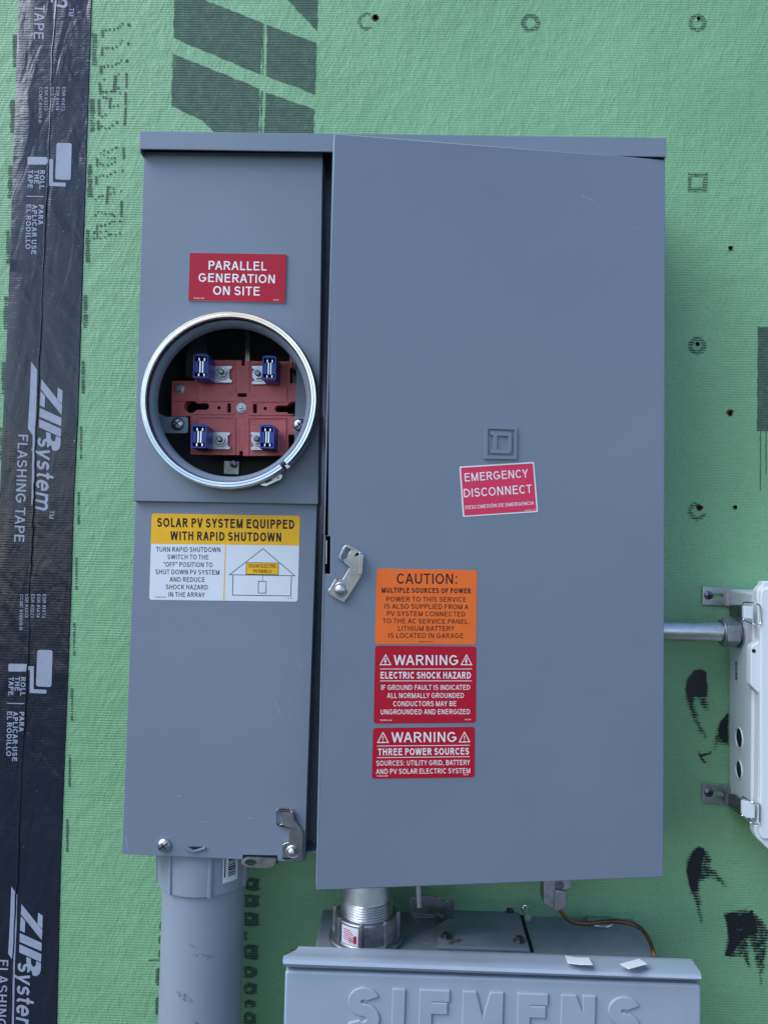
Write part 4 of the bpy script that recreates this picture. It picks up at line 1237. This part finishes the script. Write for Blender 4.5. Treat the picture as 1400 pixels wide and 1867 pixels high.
def c_w2(b, pl, m, h):
    tri_sign(b, pl, m, (232, 1060), (165, 1187), (298, 1185), h, '!'); tri_sign(b, pl, m, (1135, 1055), (1069, 1181), (1201, 1178), h, '!')
    b.line(pl, m, [(165, 1220), (1197, 1212)], 7, 'whitep', h); b.line(pl, m, [(165, 1350), (1193, 1338)], 7, 'whitep', h)
    lines(b, pl, m, h, 'whitep', [('WARNING', (325, 1180), (1045, 1175), 112, .14), ('THREE POWER SOURCES', (175, 1325), (1187, 1315), 76, .185), ('SOURCES: UTILITY GRID, BATTERY', (158, 1440), (1198, 1430), 57, .142),
                                  ('AND PV SOLAR ELECTRIC SYSTEM', (155, 1532), (1198, 1522), 57, .142), ('PVLABELS.COM', (165, 1560), (286, 1558), 13, .185), ('03-236', (1126, 1546), (1188, 1545), 13, .185)])
sticker(D, [(122, 1020), (1252, 1008), (1248, 1568), (108, 1585)], kW, 'crimson', .0032, LH, door, 'sticker', 'crimson three power sources warning sticker, lowest on the door', c_w2)
def c_em(b, pl, m, h):
    b.sheet(pl, rounded(pl.L([(155, 722), (1176, 658), (1228, 1333), (203, 1403)], m), .001), h, 'pinkred')
    lines(b, pl, m, h + .00008, 'whitep', [('EMERGENCY', (213, 918), (1112, 858), 118, .14), ('DISCONNECT', (200, 1144), (1166, 1080), 122, .14), ('DESCONEXIÓN DE EMERGENCIA', (220, 1311), (1190, 1246), 50, .142),
                                            ('000F44600', (1062, 1336), (1207, 1326), 16, .15)])
sticker(D, [(135, 705), (1192, 640), (1250, 1350), (185, 1420)], kE, 'whitep', .0012, LH, door, 'sticker', 'small tilted faded red sticker with a white border', c_em)

# a scratch or two in the enamel
for q_ in ([(1060, 354.5), (1083, 365), (1082.5, 366), (1060, 355.6)], [(1152, 412), (1165, 419), (1164.5, 419.6), (1152, 412.8)]):
    B().sheet(D, D.L(q_), .0001, 'pgrey').build('scratch', door, smooth=False)

for q_ in ([(322, 1452), (330, 1449.5), (331, 1450.6), (323, 1453.2)], [(450, 1490.6), (459, 1492), (459, 1493), (450, 1491.8)], [(361, 1497.6), (380, 1499.4), (380, 1500.2), (361, 1498.6)],
           [(228, 1521), (230.4, 1529), (234.4, 1551), (233.3, 1551), (229.2, 1529)], [(500, 1275), (512, 1303), (511, 1303.4), (499.4, 1275.3)], [(545, 1218), (551, 1212), (551.6, 1212.8), (545.6, 1219)]):
    B().sheet(FL, FL.L(q_), .0001, 'pgrey').build('scratch', lcov, smooth=False)

# ---- parts under the main enclosure
zb = Z0                                   # underside of the back box
b = B()
FK = front(.070)
kK = crop(730, 1600, 5.6)
b.prism(FK, rounded(FK.L([(110, 205), (180, 182), (385, 190), (400, 218), (470, 245), (490, 225), (555, 242), (545, 425), (492, 420), (275, 540), (230, 522), (170, 480), (100, 370), (88, 290)], kK), .001), 0, .002, 'dkmetal')
b.prism(FK, FK.L([(140, 372), (250, 380), (355, 378), (355, 392), (250, 396), (145, 388)], kK), .001, .006, 'dkmetal')
b.prism(FK, FK.L([(362, 355), (440, 385), (432, 398), (365, 372)], kK), .001, .005, 'dkmetal')
hg = b.build('hanging_latch_plate', main, bevel=.0006)
p0 = FK.W(FK.P(*kK(190, 285)), .004); p1 = Vector((FK.P(*kK(160, 130)).x, p0.y + .002, zb + .001))
B().tube([p1, p1 * .5 + p0 * .5, p0], .0034, 'zinc_cast', 12).build('latch_rod', hg)

# ================================================================== plastic conduit below the meter side
DPC = .062
pc = front(DPC).hit(369.5, 1700)
rp = 73.8 / FPX * (CAMD - DPC) * .985
pvc = thing('plastic_conduit', 'thick grey plastic conduit pipe rising into the left end of the meter enclosure', 'pipe', (pc.x, -DPC, 0))
ax = Vector((pc.x, -DPC, 0))
zc = front(DPC + rp).hit(369, 1636).z             # lower rim of the coupling, seen at its front
b = B()
b.lathe([(rp, 0.0), (rp, zb - .030), (rp * .92, zb - .030), (rp * .92, 0)], ax, (0, 0, 1), 'pvc', 72, closed_prof=True)
b.build('pipe', pvc)
rcp = rp * 1.105
b = B()
b.lathe([(rp + .0002, zc), (rcp - .0012, zc), (rcp, zc + .0012), (rcp + .0012, zb - .002), (rcp * .8, zb - .0005), (rp + .0002, zb - .004)], ax, (0, 0, 1), 'pvc', 72, closed_prof=True)
cpl = b.build('coupling', pvc)
def on_cyl(r, deg, z): return ax + Vector((r * math.sin(R(deg)), -r * math.cos(R(deg)), z))
for deg in (-76, -31, 20, 72, 120, 180, -125):
    b = B()
    q = [(rcp - .001, deg - 2.6), (rcp + .0022, deg - 1.9), (rcp + .0027, deg), (rcp + .0022, deg + 1.9), (rcp - .001, deg + 2.6)]
    b.loft([on_cyl(r, d, zc + .0004) for r, d in q], [on_cyl(r + .0008, d, zb - .003) for r, d in q], 'pvc')
    b.build('rib', cpl)
for a0_, a1_, pxy in ((-1, 31, (1737, 1746)), (-22, 6, (1806, 1822)), (12, 30, (1748, 1752)), (-40, -36, (1752, 1757)), (-6, 8, (1721, 1727)), (2, 12, (1860, 1866))):
    b = B(); z_hi = front(DPC + rp).hit(369, pxy[0]).z; z_lo = front(DPC + rp).hit(369, pxy[1]).z
    n = 8; vs = []
    for k in range(n + 1):
        d = a0_ + (a1_ - a0_) * k / n; tilt = -(z_hi - z_lo) * .9 * k / n; w_ = math.sin(math.pi * (k + .4) / (n + .8))
        zc_ = (z_hi + z_lo) / 2 + tilt; hh = (z_hi - z_lo) / 2 * w_ * random.uniform(.6, 1.1)
        vs += [on_cyl(rp + .0002, d, zc_ - hh), on_cyl(rp + .0002, d, zc_ + hh)]
    b.add(vs, [(2 * k, 2 * k + 2, 2 * k + 3, 2 * k + 1) for k in range(n)], 'scuff')
    b.build('scuff_mark', pvc, smooth=False)
# bar-code sticker wrapped on the coupling
b = B()
def wrap(a0, a1, z0, z1, r, mat, n=6):
    vs = []; 
    for k in range(n + 1):
        d = a0 + (a1 - a0) * k / n
        vs += [on_cyl(r, d, z0), on_cyl(r, d, z1)]
    b.add(vs, [(2 * k, 2 * k + 2, 2 * k + 3, 2 * k + 1) for k in range(n)], mat)
zst = front(DPC + .035).hit(425, 1607).z
wrap(35, 56, zst, zb - .004, rcp + .0016, 'white_st', 8)
z = zst + .006
wrap(37, 38.6, zst + .006, zb - .006, rcp + .0018, 'blackp', 2)
while z < zb - .008:
    hgt = random.choice((.0008, .0012, .0018, .0006))
    wrap(42, 53, z, z + hgt, rcp + .0018, 'blackp', 4); z += hgt + random.choice((.0006, .0009, .0014))
b.build('barcode_sticker', cpl, smooth=True)

# ================================================================== lower panel: light grey box with a flared lip and raised maker's letters
pz = W0.hit(590, 1659).z                       # top of the lower panel
xl = W0.hit(588.5, 1660).x; xr = W0.hit(1157.5, 1677).x
panel = thing('service_panel', 'pale grey steel panel with big raised letters, standing below the main enclosure', 'electrical panel', ((xl + xr) / 2, 0, .6))
PT = Plane((0, 0, pz), (1, 0, 0), (0, 1, 0))   # its top surface (normal up)
b = B()
b.box((xl, -.150, .62), (xr, -.001, pz), 'ptop')
b.build('panel_body', panel, bevel=.0015)
# lip: lofted from the flat back edge to the rolled front
BKD, FRD = .126, .168
bk, frp = front(BKD), front(FRD)
def lip_row(D, pxl, pxr):
    f = front(D); return f.hit(*pxl), f.hit(*pxr)
rows_ = [lip_row(.122, (545, 1727), (1258, 1749.5)), lip_row(.126, (544.5, 1726.3), (1259, 1748.5)), lip_row(.132, (539, 1733), (1262, 1752)), lip_row(.146, (524, 1740.5), (1271, 1765)), lip_row(.158, (516.5, 1744), (1277, 1774)),
         lip_row(.163, (515.5, 1751), (1278.3, 1780)), lip_row(.1645, (516, 1758), (1278.5, 1786)), lip_row(.162, (518, 1763.5), (1277.5, 1789)), lip_row(.150, (521, 1762), (1277, 1787))]
vs = []; fs = []
nx = 12
for a, c in rows_:
    for k in range(nx + 1): vs.append(a.lerp(c, k / nx))
for i in range(len(rows_) - 1):
    for k in range(nx): fs.append((i * (nx + 1) + k, i * (nx + 1) + k + 1, (i + 1) * (nx + 1) + k + 1, (i + 1) * (nx + 1) + k))
b = B().add(vs, fs, 'pgrey')
n_ = len(rows_)
b.add([r_[0] for r_ in rows_], [tuple(range(n_))], 'pgrey'); b.add([r_[1] for r_ in rows_], [tuple(range(n_))], 'pgrey')
lip = b.build('cover_lip', panel)
DPD = .158
FP = front(DPD)
q = FP.L([(519.5, 1771), (1279, 1797), (1279.5, 2300), (505, 2300)])
b = B()
b.prism(FP, rounded(q, [.004, .004, .0, .0]), -.030, 0, 'pgrey')
pd = b.build('panel_door', panel, bevel=.003, seg=3)
b = B()
kP = crop(0, 0, 1.0)
b.text(FP, kP, 'SIEMENS', (631, 1884), (1166, 1904), 86, 'pgrey', -.0002, t=.275, depth=.0026)
b.build('raised_lettering', pd, bevel=.0013, seg=3, clamp=False, dissolve=True)
b = B()
q1 = FP.L([(522, 1764), (1277, 1789), (1276, 1800), (523, 1775)])
b.prism(FP, q1, -.034, -.012, 'gap')  # dark strip that paints in the shade under the lip
b.build('lip_gap_shade', panel)
# hub closing plate with its screws, and the dark slot beside it
b = B()
ql = PT.L([(800, 1661), (943, 1663.5), (966, 1738), (797, 1733)])
ql[2].y = min(ql[2].y, -.1 + 0) if False else ql[2].y
b.prism(PT, ql, .0004, .0042, 'ptop')
plate = b.build('closing_plate', panel, bevel=.001)
for x, y in ((814, 1714), (947, 1721), (929, 1665)):
    c = PT.P(x, y + 3)
    b = B(); rr = .0048; ctr = PT.W(c, .0042)
    hx = [Vector((c[0] + rr * math.cos(R(60 * k + 20)), c[1] + rr * math.sin(R(60 * k + 20)))) for k in range(6)]
    b.lathe([(rr * 1.3, 0), (rr * 1.3, .0009), (rr * .3, .001)], ctr, PT.n, 'dkmetal', 20)
    b.prism(PT, hx, .005, .0088, 'dkmetal')
    e = Vector((math.cos(R(-25)), math.sin(R(-25)))); f = Vector((-e.y, e.x))
    b.prism(PT, [c - e * rr * .8 - f * .0006, c + e * rr * .8 - f * .0006, c + e * rr * .8 + f * .0006, c - e * rr * .8 + f * .0006], .0086, .00885, 'black')
    b.build('hex_screw', plate, bevel=.0005)
b = B()
b.sheet(PT, PT.L([(946, 1662), (951, 1662), (974, 1738), (968, 1738)]), .0003, 'black')
b.build('plate_slot', panel, smooth=False)
b = B()
b.sheet(PT, rounded(PT.L([(818, 1723), (826, 1719), (836, 1720), (848, 1722), (840, 1726), (830, 1727), (822, 1731), (817, 1728)]), .001), .0045, 'rust')
b.build('rust_stain', plate, smooth=False)
# dust where water dried on the lip and the top
for (x, y, rx, ry) in ((1120, 1702, 22, 5), (780, 1722, 12, 3), (1080, 1712, 14, 4), (1172, 1726, 8, 3)):
    b = B()
    q = [PT.P(x + rx * random.uniform(.6, 1.1) * math.cos(6.283 * k / 14), y + ry * random.uniform(.6, 1.1) * math.sin(6.283 * k / 14)) for k in range(14)]
    b.sheet(PT, q, .0006, 'dust')
    b.build('dust_patch', panel, smooth=False)

# scraps of paper lying on the lip
a0, c0_ = rows_[2]; a1, c1 = rows_[4]
LP = Plane(a0, c0_ - a0, a0 - a1 + (c0_ - a0) * 0)
if LP.n.z < 0: LP = Plane(a0, c0_ - a0, a1 - a0)
for pts, lab in (([(1029.7, 1746), (1052, 1749.5), (1073, 1749.8), (1080.6, 1763), (1058, 1762.8), (1035, 1759.5)], 'blank white paper scrap with a dipped top edge, the left one on the panel lip'),
                 ([(1130, 1761.5), (1165, 1752), (1180.5, 1761.5), (1146, 1771)], 'blank white diamond-turned paper scrap, the right one on the panel lip')):
    b = B()
    q = LP.L(pts)
    b.prism(LP, q, .0012, .0016, 'paper')
    cen = LP.W(sum(q, Vector((0, 0))) / len(q), .0012)
    tag(b.build('paper_scrap', loc=cen, smooth=False), lab, 'paper', 'paper scraps on the panel lip')

# knock-out blank lying at the back of the panel top
b = B()
dc = PT.P(1094, 1681)
b.lathe([(.0001, .0024), (.012, .0024), (.0145, .0030), (.0158, .0026), (.0162, .0010), (.0158, .0002)], PT.W(dc, 0), (0, 0, 1), 'zinc', 40)
tag(b.build('knockout_disc', loc=PT.W(dc, 0)), 'round bare metal disc at the back edge of the lower panel behind the copper wire', 'metal disc')

# ================================================================== metal nipple and hub between the two boxes
zf = pz
hub_c = PT.hit(667, 1712)
hx0, hy0 = hub_c.x, hub_c.y
hub = thing('conduit_hub', 'short threaded metal conduit in a ribbed zinc hub between the enclosure and the pale panel', 'conduit fitting', (hx0, hy0, zf))
hc_ = Vector((hx0, hy0, zf))
rn = 45.5 / FPX * (CAMD + hy0)
b = B()
prof = [(rn, .020), (rn, .0285)]
zz = .0285
while zz < .046:
    prof += [(rn + .0009, zz + .0008), (rn + .0009, zz + .0012), (rn - .0004, zz + .0024)]; zz += .0027
prof += [(rn - .0006, zz + .001), (rn - .0006, zb - zf - .001)]
b.lathe(prof, hc_, (0, 0, 1), 'emt', 48)
b.build('threaded_pipe', hub)
b = B()
rh = rn * 1.24
b.lathe([(rn + .0003, .0005), (rh * 1.17, .0005), (rh * 1.18, .0015), (rh * 1.18, .0045), (rh * 1.15, .0058), (rh * 1.03, .0064), (rh, .0075), (rh, .0290), (rh - .001, .0302), (rn + .0003, .0302)], hc_, (0, 0, 1), 'zinc_cast', 56, closed_prof=True)
hbody = b.build('hub_body', hub)
for k in range(8):
    b = B()
    def onr(r, d, z): return hc_ + Vector((r * math.sin(R(d)), -r * math.cos(R(d)), z))
    d = -52 + 45 * k
    q = [(rh - .001, d - 3.4), (rh + .0028, d - 2.6), (rh + .0028, d + 2.6), (rh - .001, d + 3.4)]
    b.loft([onr(r, a, .0062) for r, a in q], [onr(r, a, .0330) for r, a in q], 'zinc_cast')
    b.build('rib', hbody, bevel=.0005)
b = B()
def wrap2(a0, a1, z0, z1, r, mat, n=6):
    vs = []
    for k in range(n + 1):
        d = a0 + (a1 - a0) * k / n
        vs += [onr(r, d, z0), onr(r, d, z1)]
    b.add(vs, [(2 * k, 2 * k + 2, 2 * k + 3, 2 * k + 1) for k in range(n)], mat)
wrap2(-46, -12, .0085, .0275, rh + .0004, 'white_st', 8)
for k in range(6): wrap2(-42 + 2 * (k % 2), -27 + 3 * (k % 3), .0235 - .0021 * k, .0244 - .0021 * k, rh + .0006, 'pinkred', 4)
wrap2(-20, -15, .0110, .0190, rh + .0006, 'crimson', 3)
for k in range(3): wrap2(-28 + 3 * k, -27 + 3 * k, .011, .018, rh + .0006, 'pinkred', 1)
b.build('hub_sticker', hbody)

# ================================================================== ground wire and its connector
DCN = .055
FN = front(DCN)
kN = crop(940, 1560, 3.043)
con_c = FN.hit(1012, 1640)
conn = thing('cable_connector', 'small cast grey cable connector under the enclosure gripping the copper wire', 'connector', (con_c.x, -DCN, con_c.z))
b = B()
qn = FN.L([(150, 165), (155, 90), (303, 90), (303, 168), (277, 180), (277, 262), (240, 290), (202, 288), (150, 258)], kN)
b.prism(FN, qn, -.018, .006, 'zinc_cast')
b.prism(FN, FN.L([(210, 170), (277, 182), (277, 262), (240, 290), (205, 288)], kN), .0055, .009, 'zinc_cast')
cb = b.build('connector_body', conn, bevel=.0012)
b = B(); b.lathe([(.0052, 0), (.0050, .001), (.0040, .0012), (.0001, .0004)], FN.W(FN.P(*kN(235, 152)), .006), FN.n, 'dkmetal', 20); b.build('clamp_screw', conn)
pts = [(236, 270, .052), (245, 300, .052), (268, 335, .05), (300, 362, .046), (335, 374, .042), (400, 379, .036), (480, 371, .032), (560, 366, .032), (630, 378, .036), (675, 394, .042), (705, 418, .05), (730, 452, .06), (752, 498, .072), (765, 545, .085), (790, 640, .09)]
P3 = [front(d).hit(*kN(x, y)) for x, y, d in pts]
sm = []
for i in range(len(P3) - 1):                     # Catmull-Rom
    p0, p1, p2, p3 = P3[max(i - 1, 0)], P3[i], P3[i + 1], P3[min(i + 2, len(P3) - 1)]
    for k in range(6):
        u = k / 6
        sm.append(.5 * ((2 * p1) + (p2 - p0) * u + (2 * p0 - 5 * p1 + 4 * p2 - p3) * u * u + (3 * p1 - p0 - 3 * p2 + p3) * u ** 3))
sm.append(P3[-1])
last = sm[-1]
sm += [last + Vector((.004, .0, -.05)), last + Vector((.006, .0, -.15))]
w_o = B().tube(sm, .0024, 'copper', 12).build('ground_wire', loc=sm[0])
tag(w_o, 'brown copper ground wire curving from the small connector down behind the pale panel', 'wire')

# stud sticking out of the wall above the panel
FS = front(.02)
b = B()
s0 = FS.hit(957, 1656); s1_ = front(.045).hit(962.5, 1674)
dr = (s1_ - s0).normalized()
b.lathe([(.0052, 0), (.0052, .0016), (.0045, .0026), (.0026, .003), (.0026, .010)], s0, dr, 'chrome', 16)
b.tube([s0, s1_], .0036, 'chrome', 12)
tag(b.build('wall_stud', loc=s0), 'shiny round-ended metal bolt poking out above the pale panel', 'bolt')

# ================================================================== steel conduit on the right
DE = .040
FE = front(DE)
ce = FE.hit(1262, 1151.5)
re_ = 17.6 / FPX * (CAMD - DE)
emt = thing('steel_conduit', 'horizontal galvanised steel conduit running from the enclosure to the white box', 'pipe', (ce.x, -DE, ce.z))
xs = X1 + .0005
o3 = Vector((0, -DE, ce.z))
kX = crop(1260, 1050, 8.893)
xa = FE.hit(1313, 1151).x; xb = FE.hit(1341, 1151).x; xc = FE.hit(1352, 1151).x; xd = FE.hit(1358, 1151).x
b = B(); b.lathe([(re_, xs), (re_, xa + .004)], o3, (1, 0, 0), 'emt', 40); b.build('pipe', emt)
b = B()
rx = re_ * 1.46
hexp = []
FX = Plane((0, 0, 0), (0, 1, 0), (0, 0, 1))       # normal +x
c2 = Vector((-DE, ce.z))
hx = [Vector((c2.x + rx * 1.06 * math.cos(R(60 * k + 30)), c2.y + rx * 1.06 * math.sin(R(60 * k + 30)))) for k in range(6)]
b.prism(FX, hx, xa + .0022, xb, 'zinc_cast')
b.lathe([(re_ + .0002, xa), (rx * .90, xa), (rx * .92, xa + .0022)], o3, (1, 0, 0), 'zinc_cast', 40)
b.build('compression_nut', emt, bevel=.0012)
b = B()
b.lathe([(rx * .84, xb), (rx * .84, xb + .0015), (rx * 1.06, xb + .002), (rx * 1.08, xb + .005), (rx * 1.0, xb + .0056), (rx * 1.0, xc), (rx * .96, xc + .001), (.001, xc + .001)], o3, (1, 0, 0), 'zinc_cast', 40)
b.lathe([(rx * .97, xc + .001), (rx * .97, xc + .0032), (.001, xc + .0032)], o3, (1, 0, 0), 'black', 40)
b.build('connector_body', emt)

# ================================================================== white plastic box at the right edge
BXD = .078
FBX = front(BXD)
jb = thing('junction_box', 'white plastic box with two wire-bail latches, cut off by the right edge of the photo', 'junction box', (W0.hit(1420, 1460).x, 0, W0.hit(1420, 1460).z))
kY = crop(1280, 1380, 10.375)
bkq = [W0.hit(*p) for p in ((1328, 1074), (1328, 1456), (1700, 1466), (1700, 1080))]
frq = [FBX.hit(*p) for p in ((1372, 1081), (1369, 1499), (1800, 1515), (1800, 1092))]
b = B()
b.loft([p + Vector((0, -.001, 0)) for p in bkq], frq, 'white_pl')
body = b.build('box_body', jb, bevel=.003, seg=3)
# lid with its moulded outline
lid = [(1371, 1076), (1375, 1070), (1380.5, 1066), (1381.5, 1059), (1800, 1064), (1800, 1548), (1397, 1542), (1389, 1539.5), (1380, 1530), (1371, 1522), (1366.5, 1512), (1366, 1500), (1371, 1494), (1373.5, 1440), (1375.5, 1262), (1361, 1248), (1359.5, 1244), (1360, 1179), (1363, 1174), (1376, 1166), (1373.5, 1140)]
b = B()
ql = rounded(FBX.L(lid), .002, 3)
b.prism(FBX, ql, 0, .012, 'white_pl')
cen = sum(ql, Vector((0, 0))) / len(ql)
lid_o = b.build('lid', jb, bevel=.0022, seg=3)
b = B()
FL2 = front(BXD + .012)
b.prism(FL2, rounded(FL2.L([(1385, 1072), (1800, 1078), (1800, 1536), (1386, 1529), (1381, 1515), (1383, 1440), (1383, 1090)]), .008, 5), -.0005, .004, 'white_pl')
b.build('lid_panel', lid_o, bevel=.002, seg=3)
b = B(); b.lathe([(.0022, 0), (.0020, .0006), (.0001, .0005)], FL2.W(FL2.P(1374, 1187), .0), FL2.n, 'blackp', 14); b.build('lid_hole', lid_o)
# the visible flank
SPo = (bkq[0] + bkq[1]) / 2 + Vector((0, -.001, 0))
SP = Plane(SPo, ((frq[0] + frq[1]) / 2 - SPo), (0, 0, 1))
if (SP.n.x > 0): SP = Plane(SPo, -((frq[0] + frq[1]) / 2 - SPo), (0, 0, 1))
b = B()
b.prism(SP, SP.L([(710, 1340), (770, 1350), (768, 1745), (712, 1735)], kX), .0002, .0006, 'white_st')
y = 1385
while y < 1690:
    w = random.choice((5, 8, 12)); b.sheet(SP, SP.L([(722, y), (760, y + 3), (760, y + w + 3), (722, y + w)], kX), .0008, 'blackp'); y += w + random.choice((5, 8, 11))
b.build('barcode_sticker', body, smooth=False)
for px, py, r in ((1348.5, 1346, 17.5), (1348.0, 1403.5, 15.5)):
    b = B(); c = SP.P(px, py); rr = r / FPX * .90
    b.lathe([(rr * 1.12, .0002), (rr * 1.10, .0012), (rr * 1.0, .0014), (rr * .97, .0004)], SP.W(c, 0), SP.n, 'white_pl', 32)
    b.lathe([(rr * .97, .0004), (.0001, .0004)], SP.W(c, 0), SP.n, 'black', 32)
    b.build('entry_hole', body)
# mounting ears with screws
def ear(pts, slot, sx, sy, bend, m, parent=jb):
    b = B()
    b.prism(W0, W0.L(pts, m), .0012, .0032, 'zinc', holes=[rounded(W0.L(slot, m), .0022, 4)])
    q = W0.L(bend, m)
    b.prism(W0, q, .0012, .009, 'zinc')
    e = b.build('mounting_ear', parent, bevel=.0005)
    c = W0.P(*m(sx, sy)); ctr = W0.W(c, .0032); r = .0052
    b = B()
    b.lathe([(r, 0), (r * .98, .0010), (r * .75, .0020), (.0001, .0024)], ctr, W0.n, 'dkmetal', 24)
    for a in (5, 95):
        e2 = Vector((math.cos(R(a)), math.sin(R(a)))); f = Vector((-e2.y, e2.x))
        b.prism(W0, [c - e2 * r * .55 - f * .0006, c + e2 * r * .55 - f * .0006, c + e2 * r * .55 + f * .0006, c - e2 * r * .55 + f * .0006], .0048, .00575 + .00005 * a / 95, 'black')
    b.build('screw', e)
ear([(168, 165), (600, 205), (598, 488), (165, 470)], [(335, 288), (505, 292), (505, 375), (330, 370)], 262, 312, [(585, 200), (603, 203), (598, 490), (572, 488)], kX)
c7b = crop(1190, 1020, 3.457)
ear([(308, 1405), (470, 1420), (466, 1545), (302, 1528)], [(370, 1452), (438, 1454), (434, 1482), (368, 1481)], 344, 1466, [(462, 1418), (471, 1420), (467, 1545), (458, 1543)], c7b)
# wire-bail latches
def bail(plate, loop, block, m, lab):
    b = B()
    b.prism(SP, SP.L(plate, m), .0002, .0025, 'dkmetal')
    lt = b.build('latch', jb, bevel=.0006, label=lab)
    LD = front(BXD + .015); LB = front(BXD + .008)
    b = B()
    n_ = len(loop)
    pts = [front(BXD + .004 if k in (0, n_ - 1) else BXD + .0175).hit(*m(*p)) for k, p in enumerate(loop)]
    full = []
    for i in range(n_):
        a, c, d = pts[i - 1], pts[i], pts[(i + 1) % n_]
        r = .25
        for k in range(6):
            u = k / 5
            p_a = c.lerp(a, min(.45, .003 / max(.0001, (c - a).length))); p_b = c.lerp(d, min(.45, .003 / max(.0001, (d - c).length)))
            full.append(p_a * (1 - u) ** 2 + c * 2 * u * (1 - u) + p_b * u * u)
    full.append(full[0])
    b.tube(full, .00085, 'chrome', 10, cap=False)
    b.build('wire_bail', lt)
    b = B()
    b.prism(LD, rounded(LD.L(block, m), .001, 3), -.005, 0, 'white_pl')
    b.build('latch_tongue', lt, bevel=.0012, seg=3)
bail([(655, 462), (840, 470), (838, 705), (655, 665)], [(838, 425), (1048, 447), (1128, 480), (1128, 788), (1008, 785), (838, 708)], [(858, 492), (1000, 500), (1000, 702), (855, 690)], kX, 'upper wire-bail latch beside the steel conduit')
bail([(530, 705), (640, 712), (755, 800), (740, 1108), (530, 930)], [(752, 745), (945, 868), (1090, 880), (1086, 1280), (930, 1268), (742, 1110)], [(765, 842), (1000, 880), (1000, 1165), (845, 1165), (765, 1105)], kY, 'lower wire-bail latch at the bottom corner')

# ------------------------------------------------------------------ tidy up
for o in scene.objects:
    if '_base' in o: del o['_base']
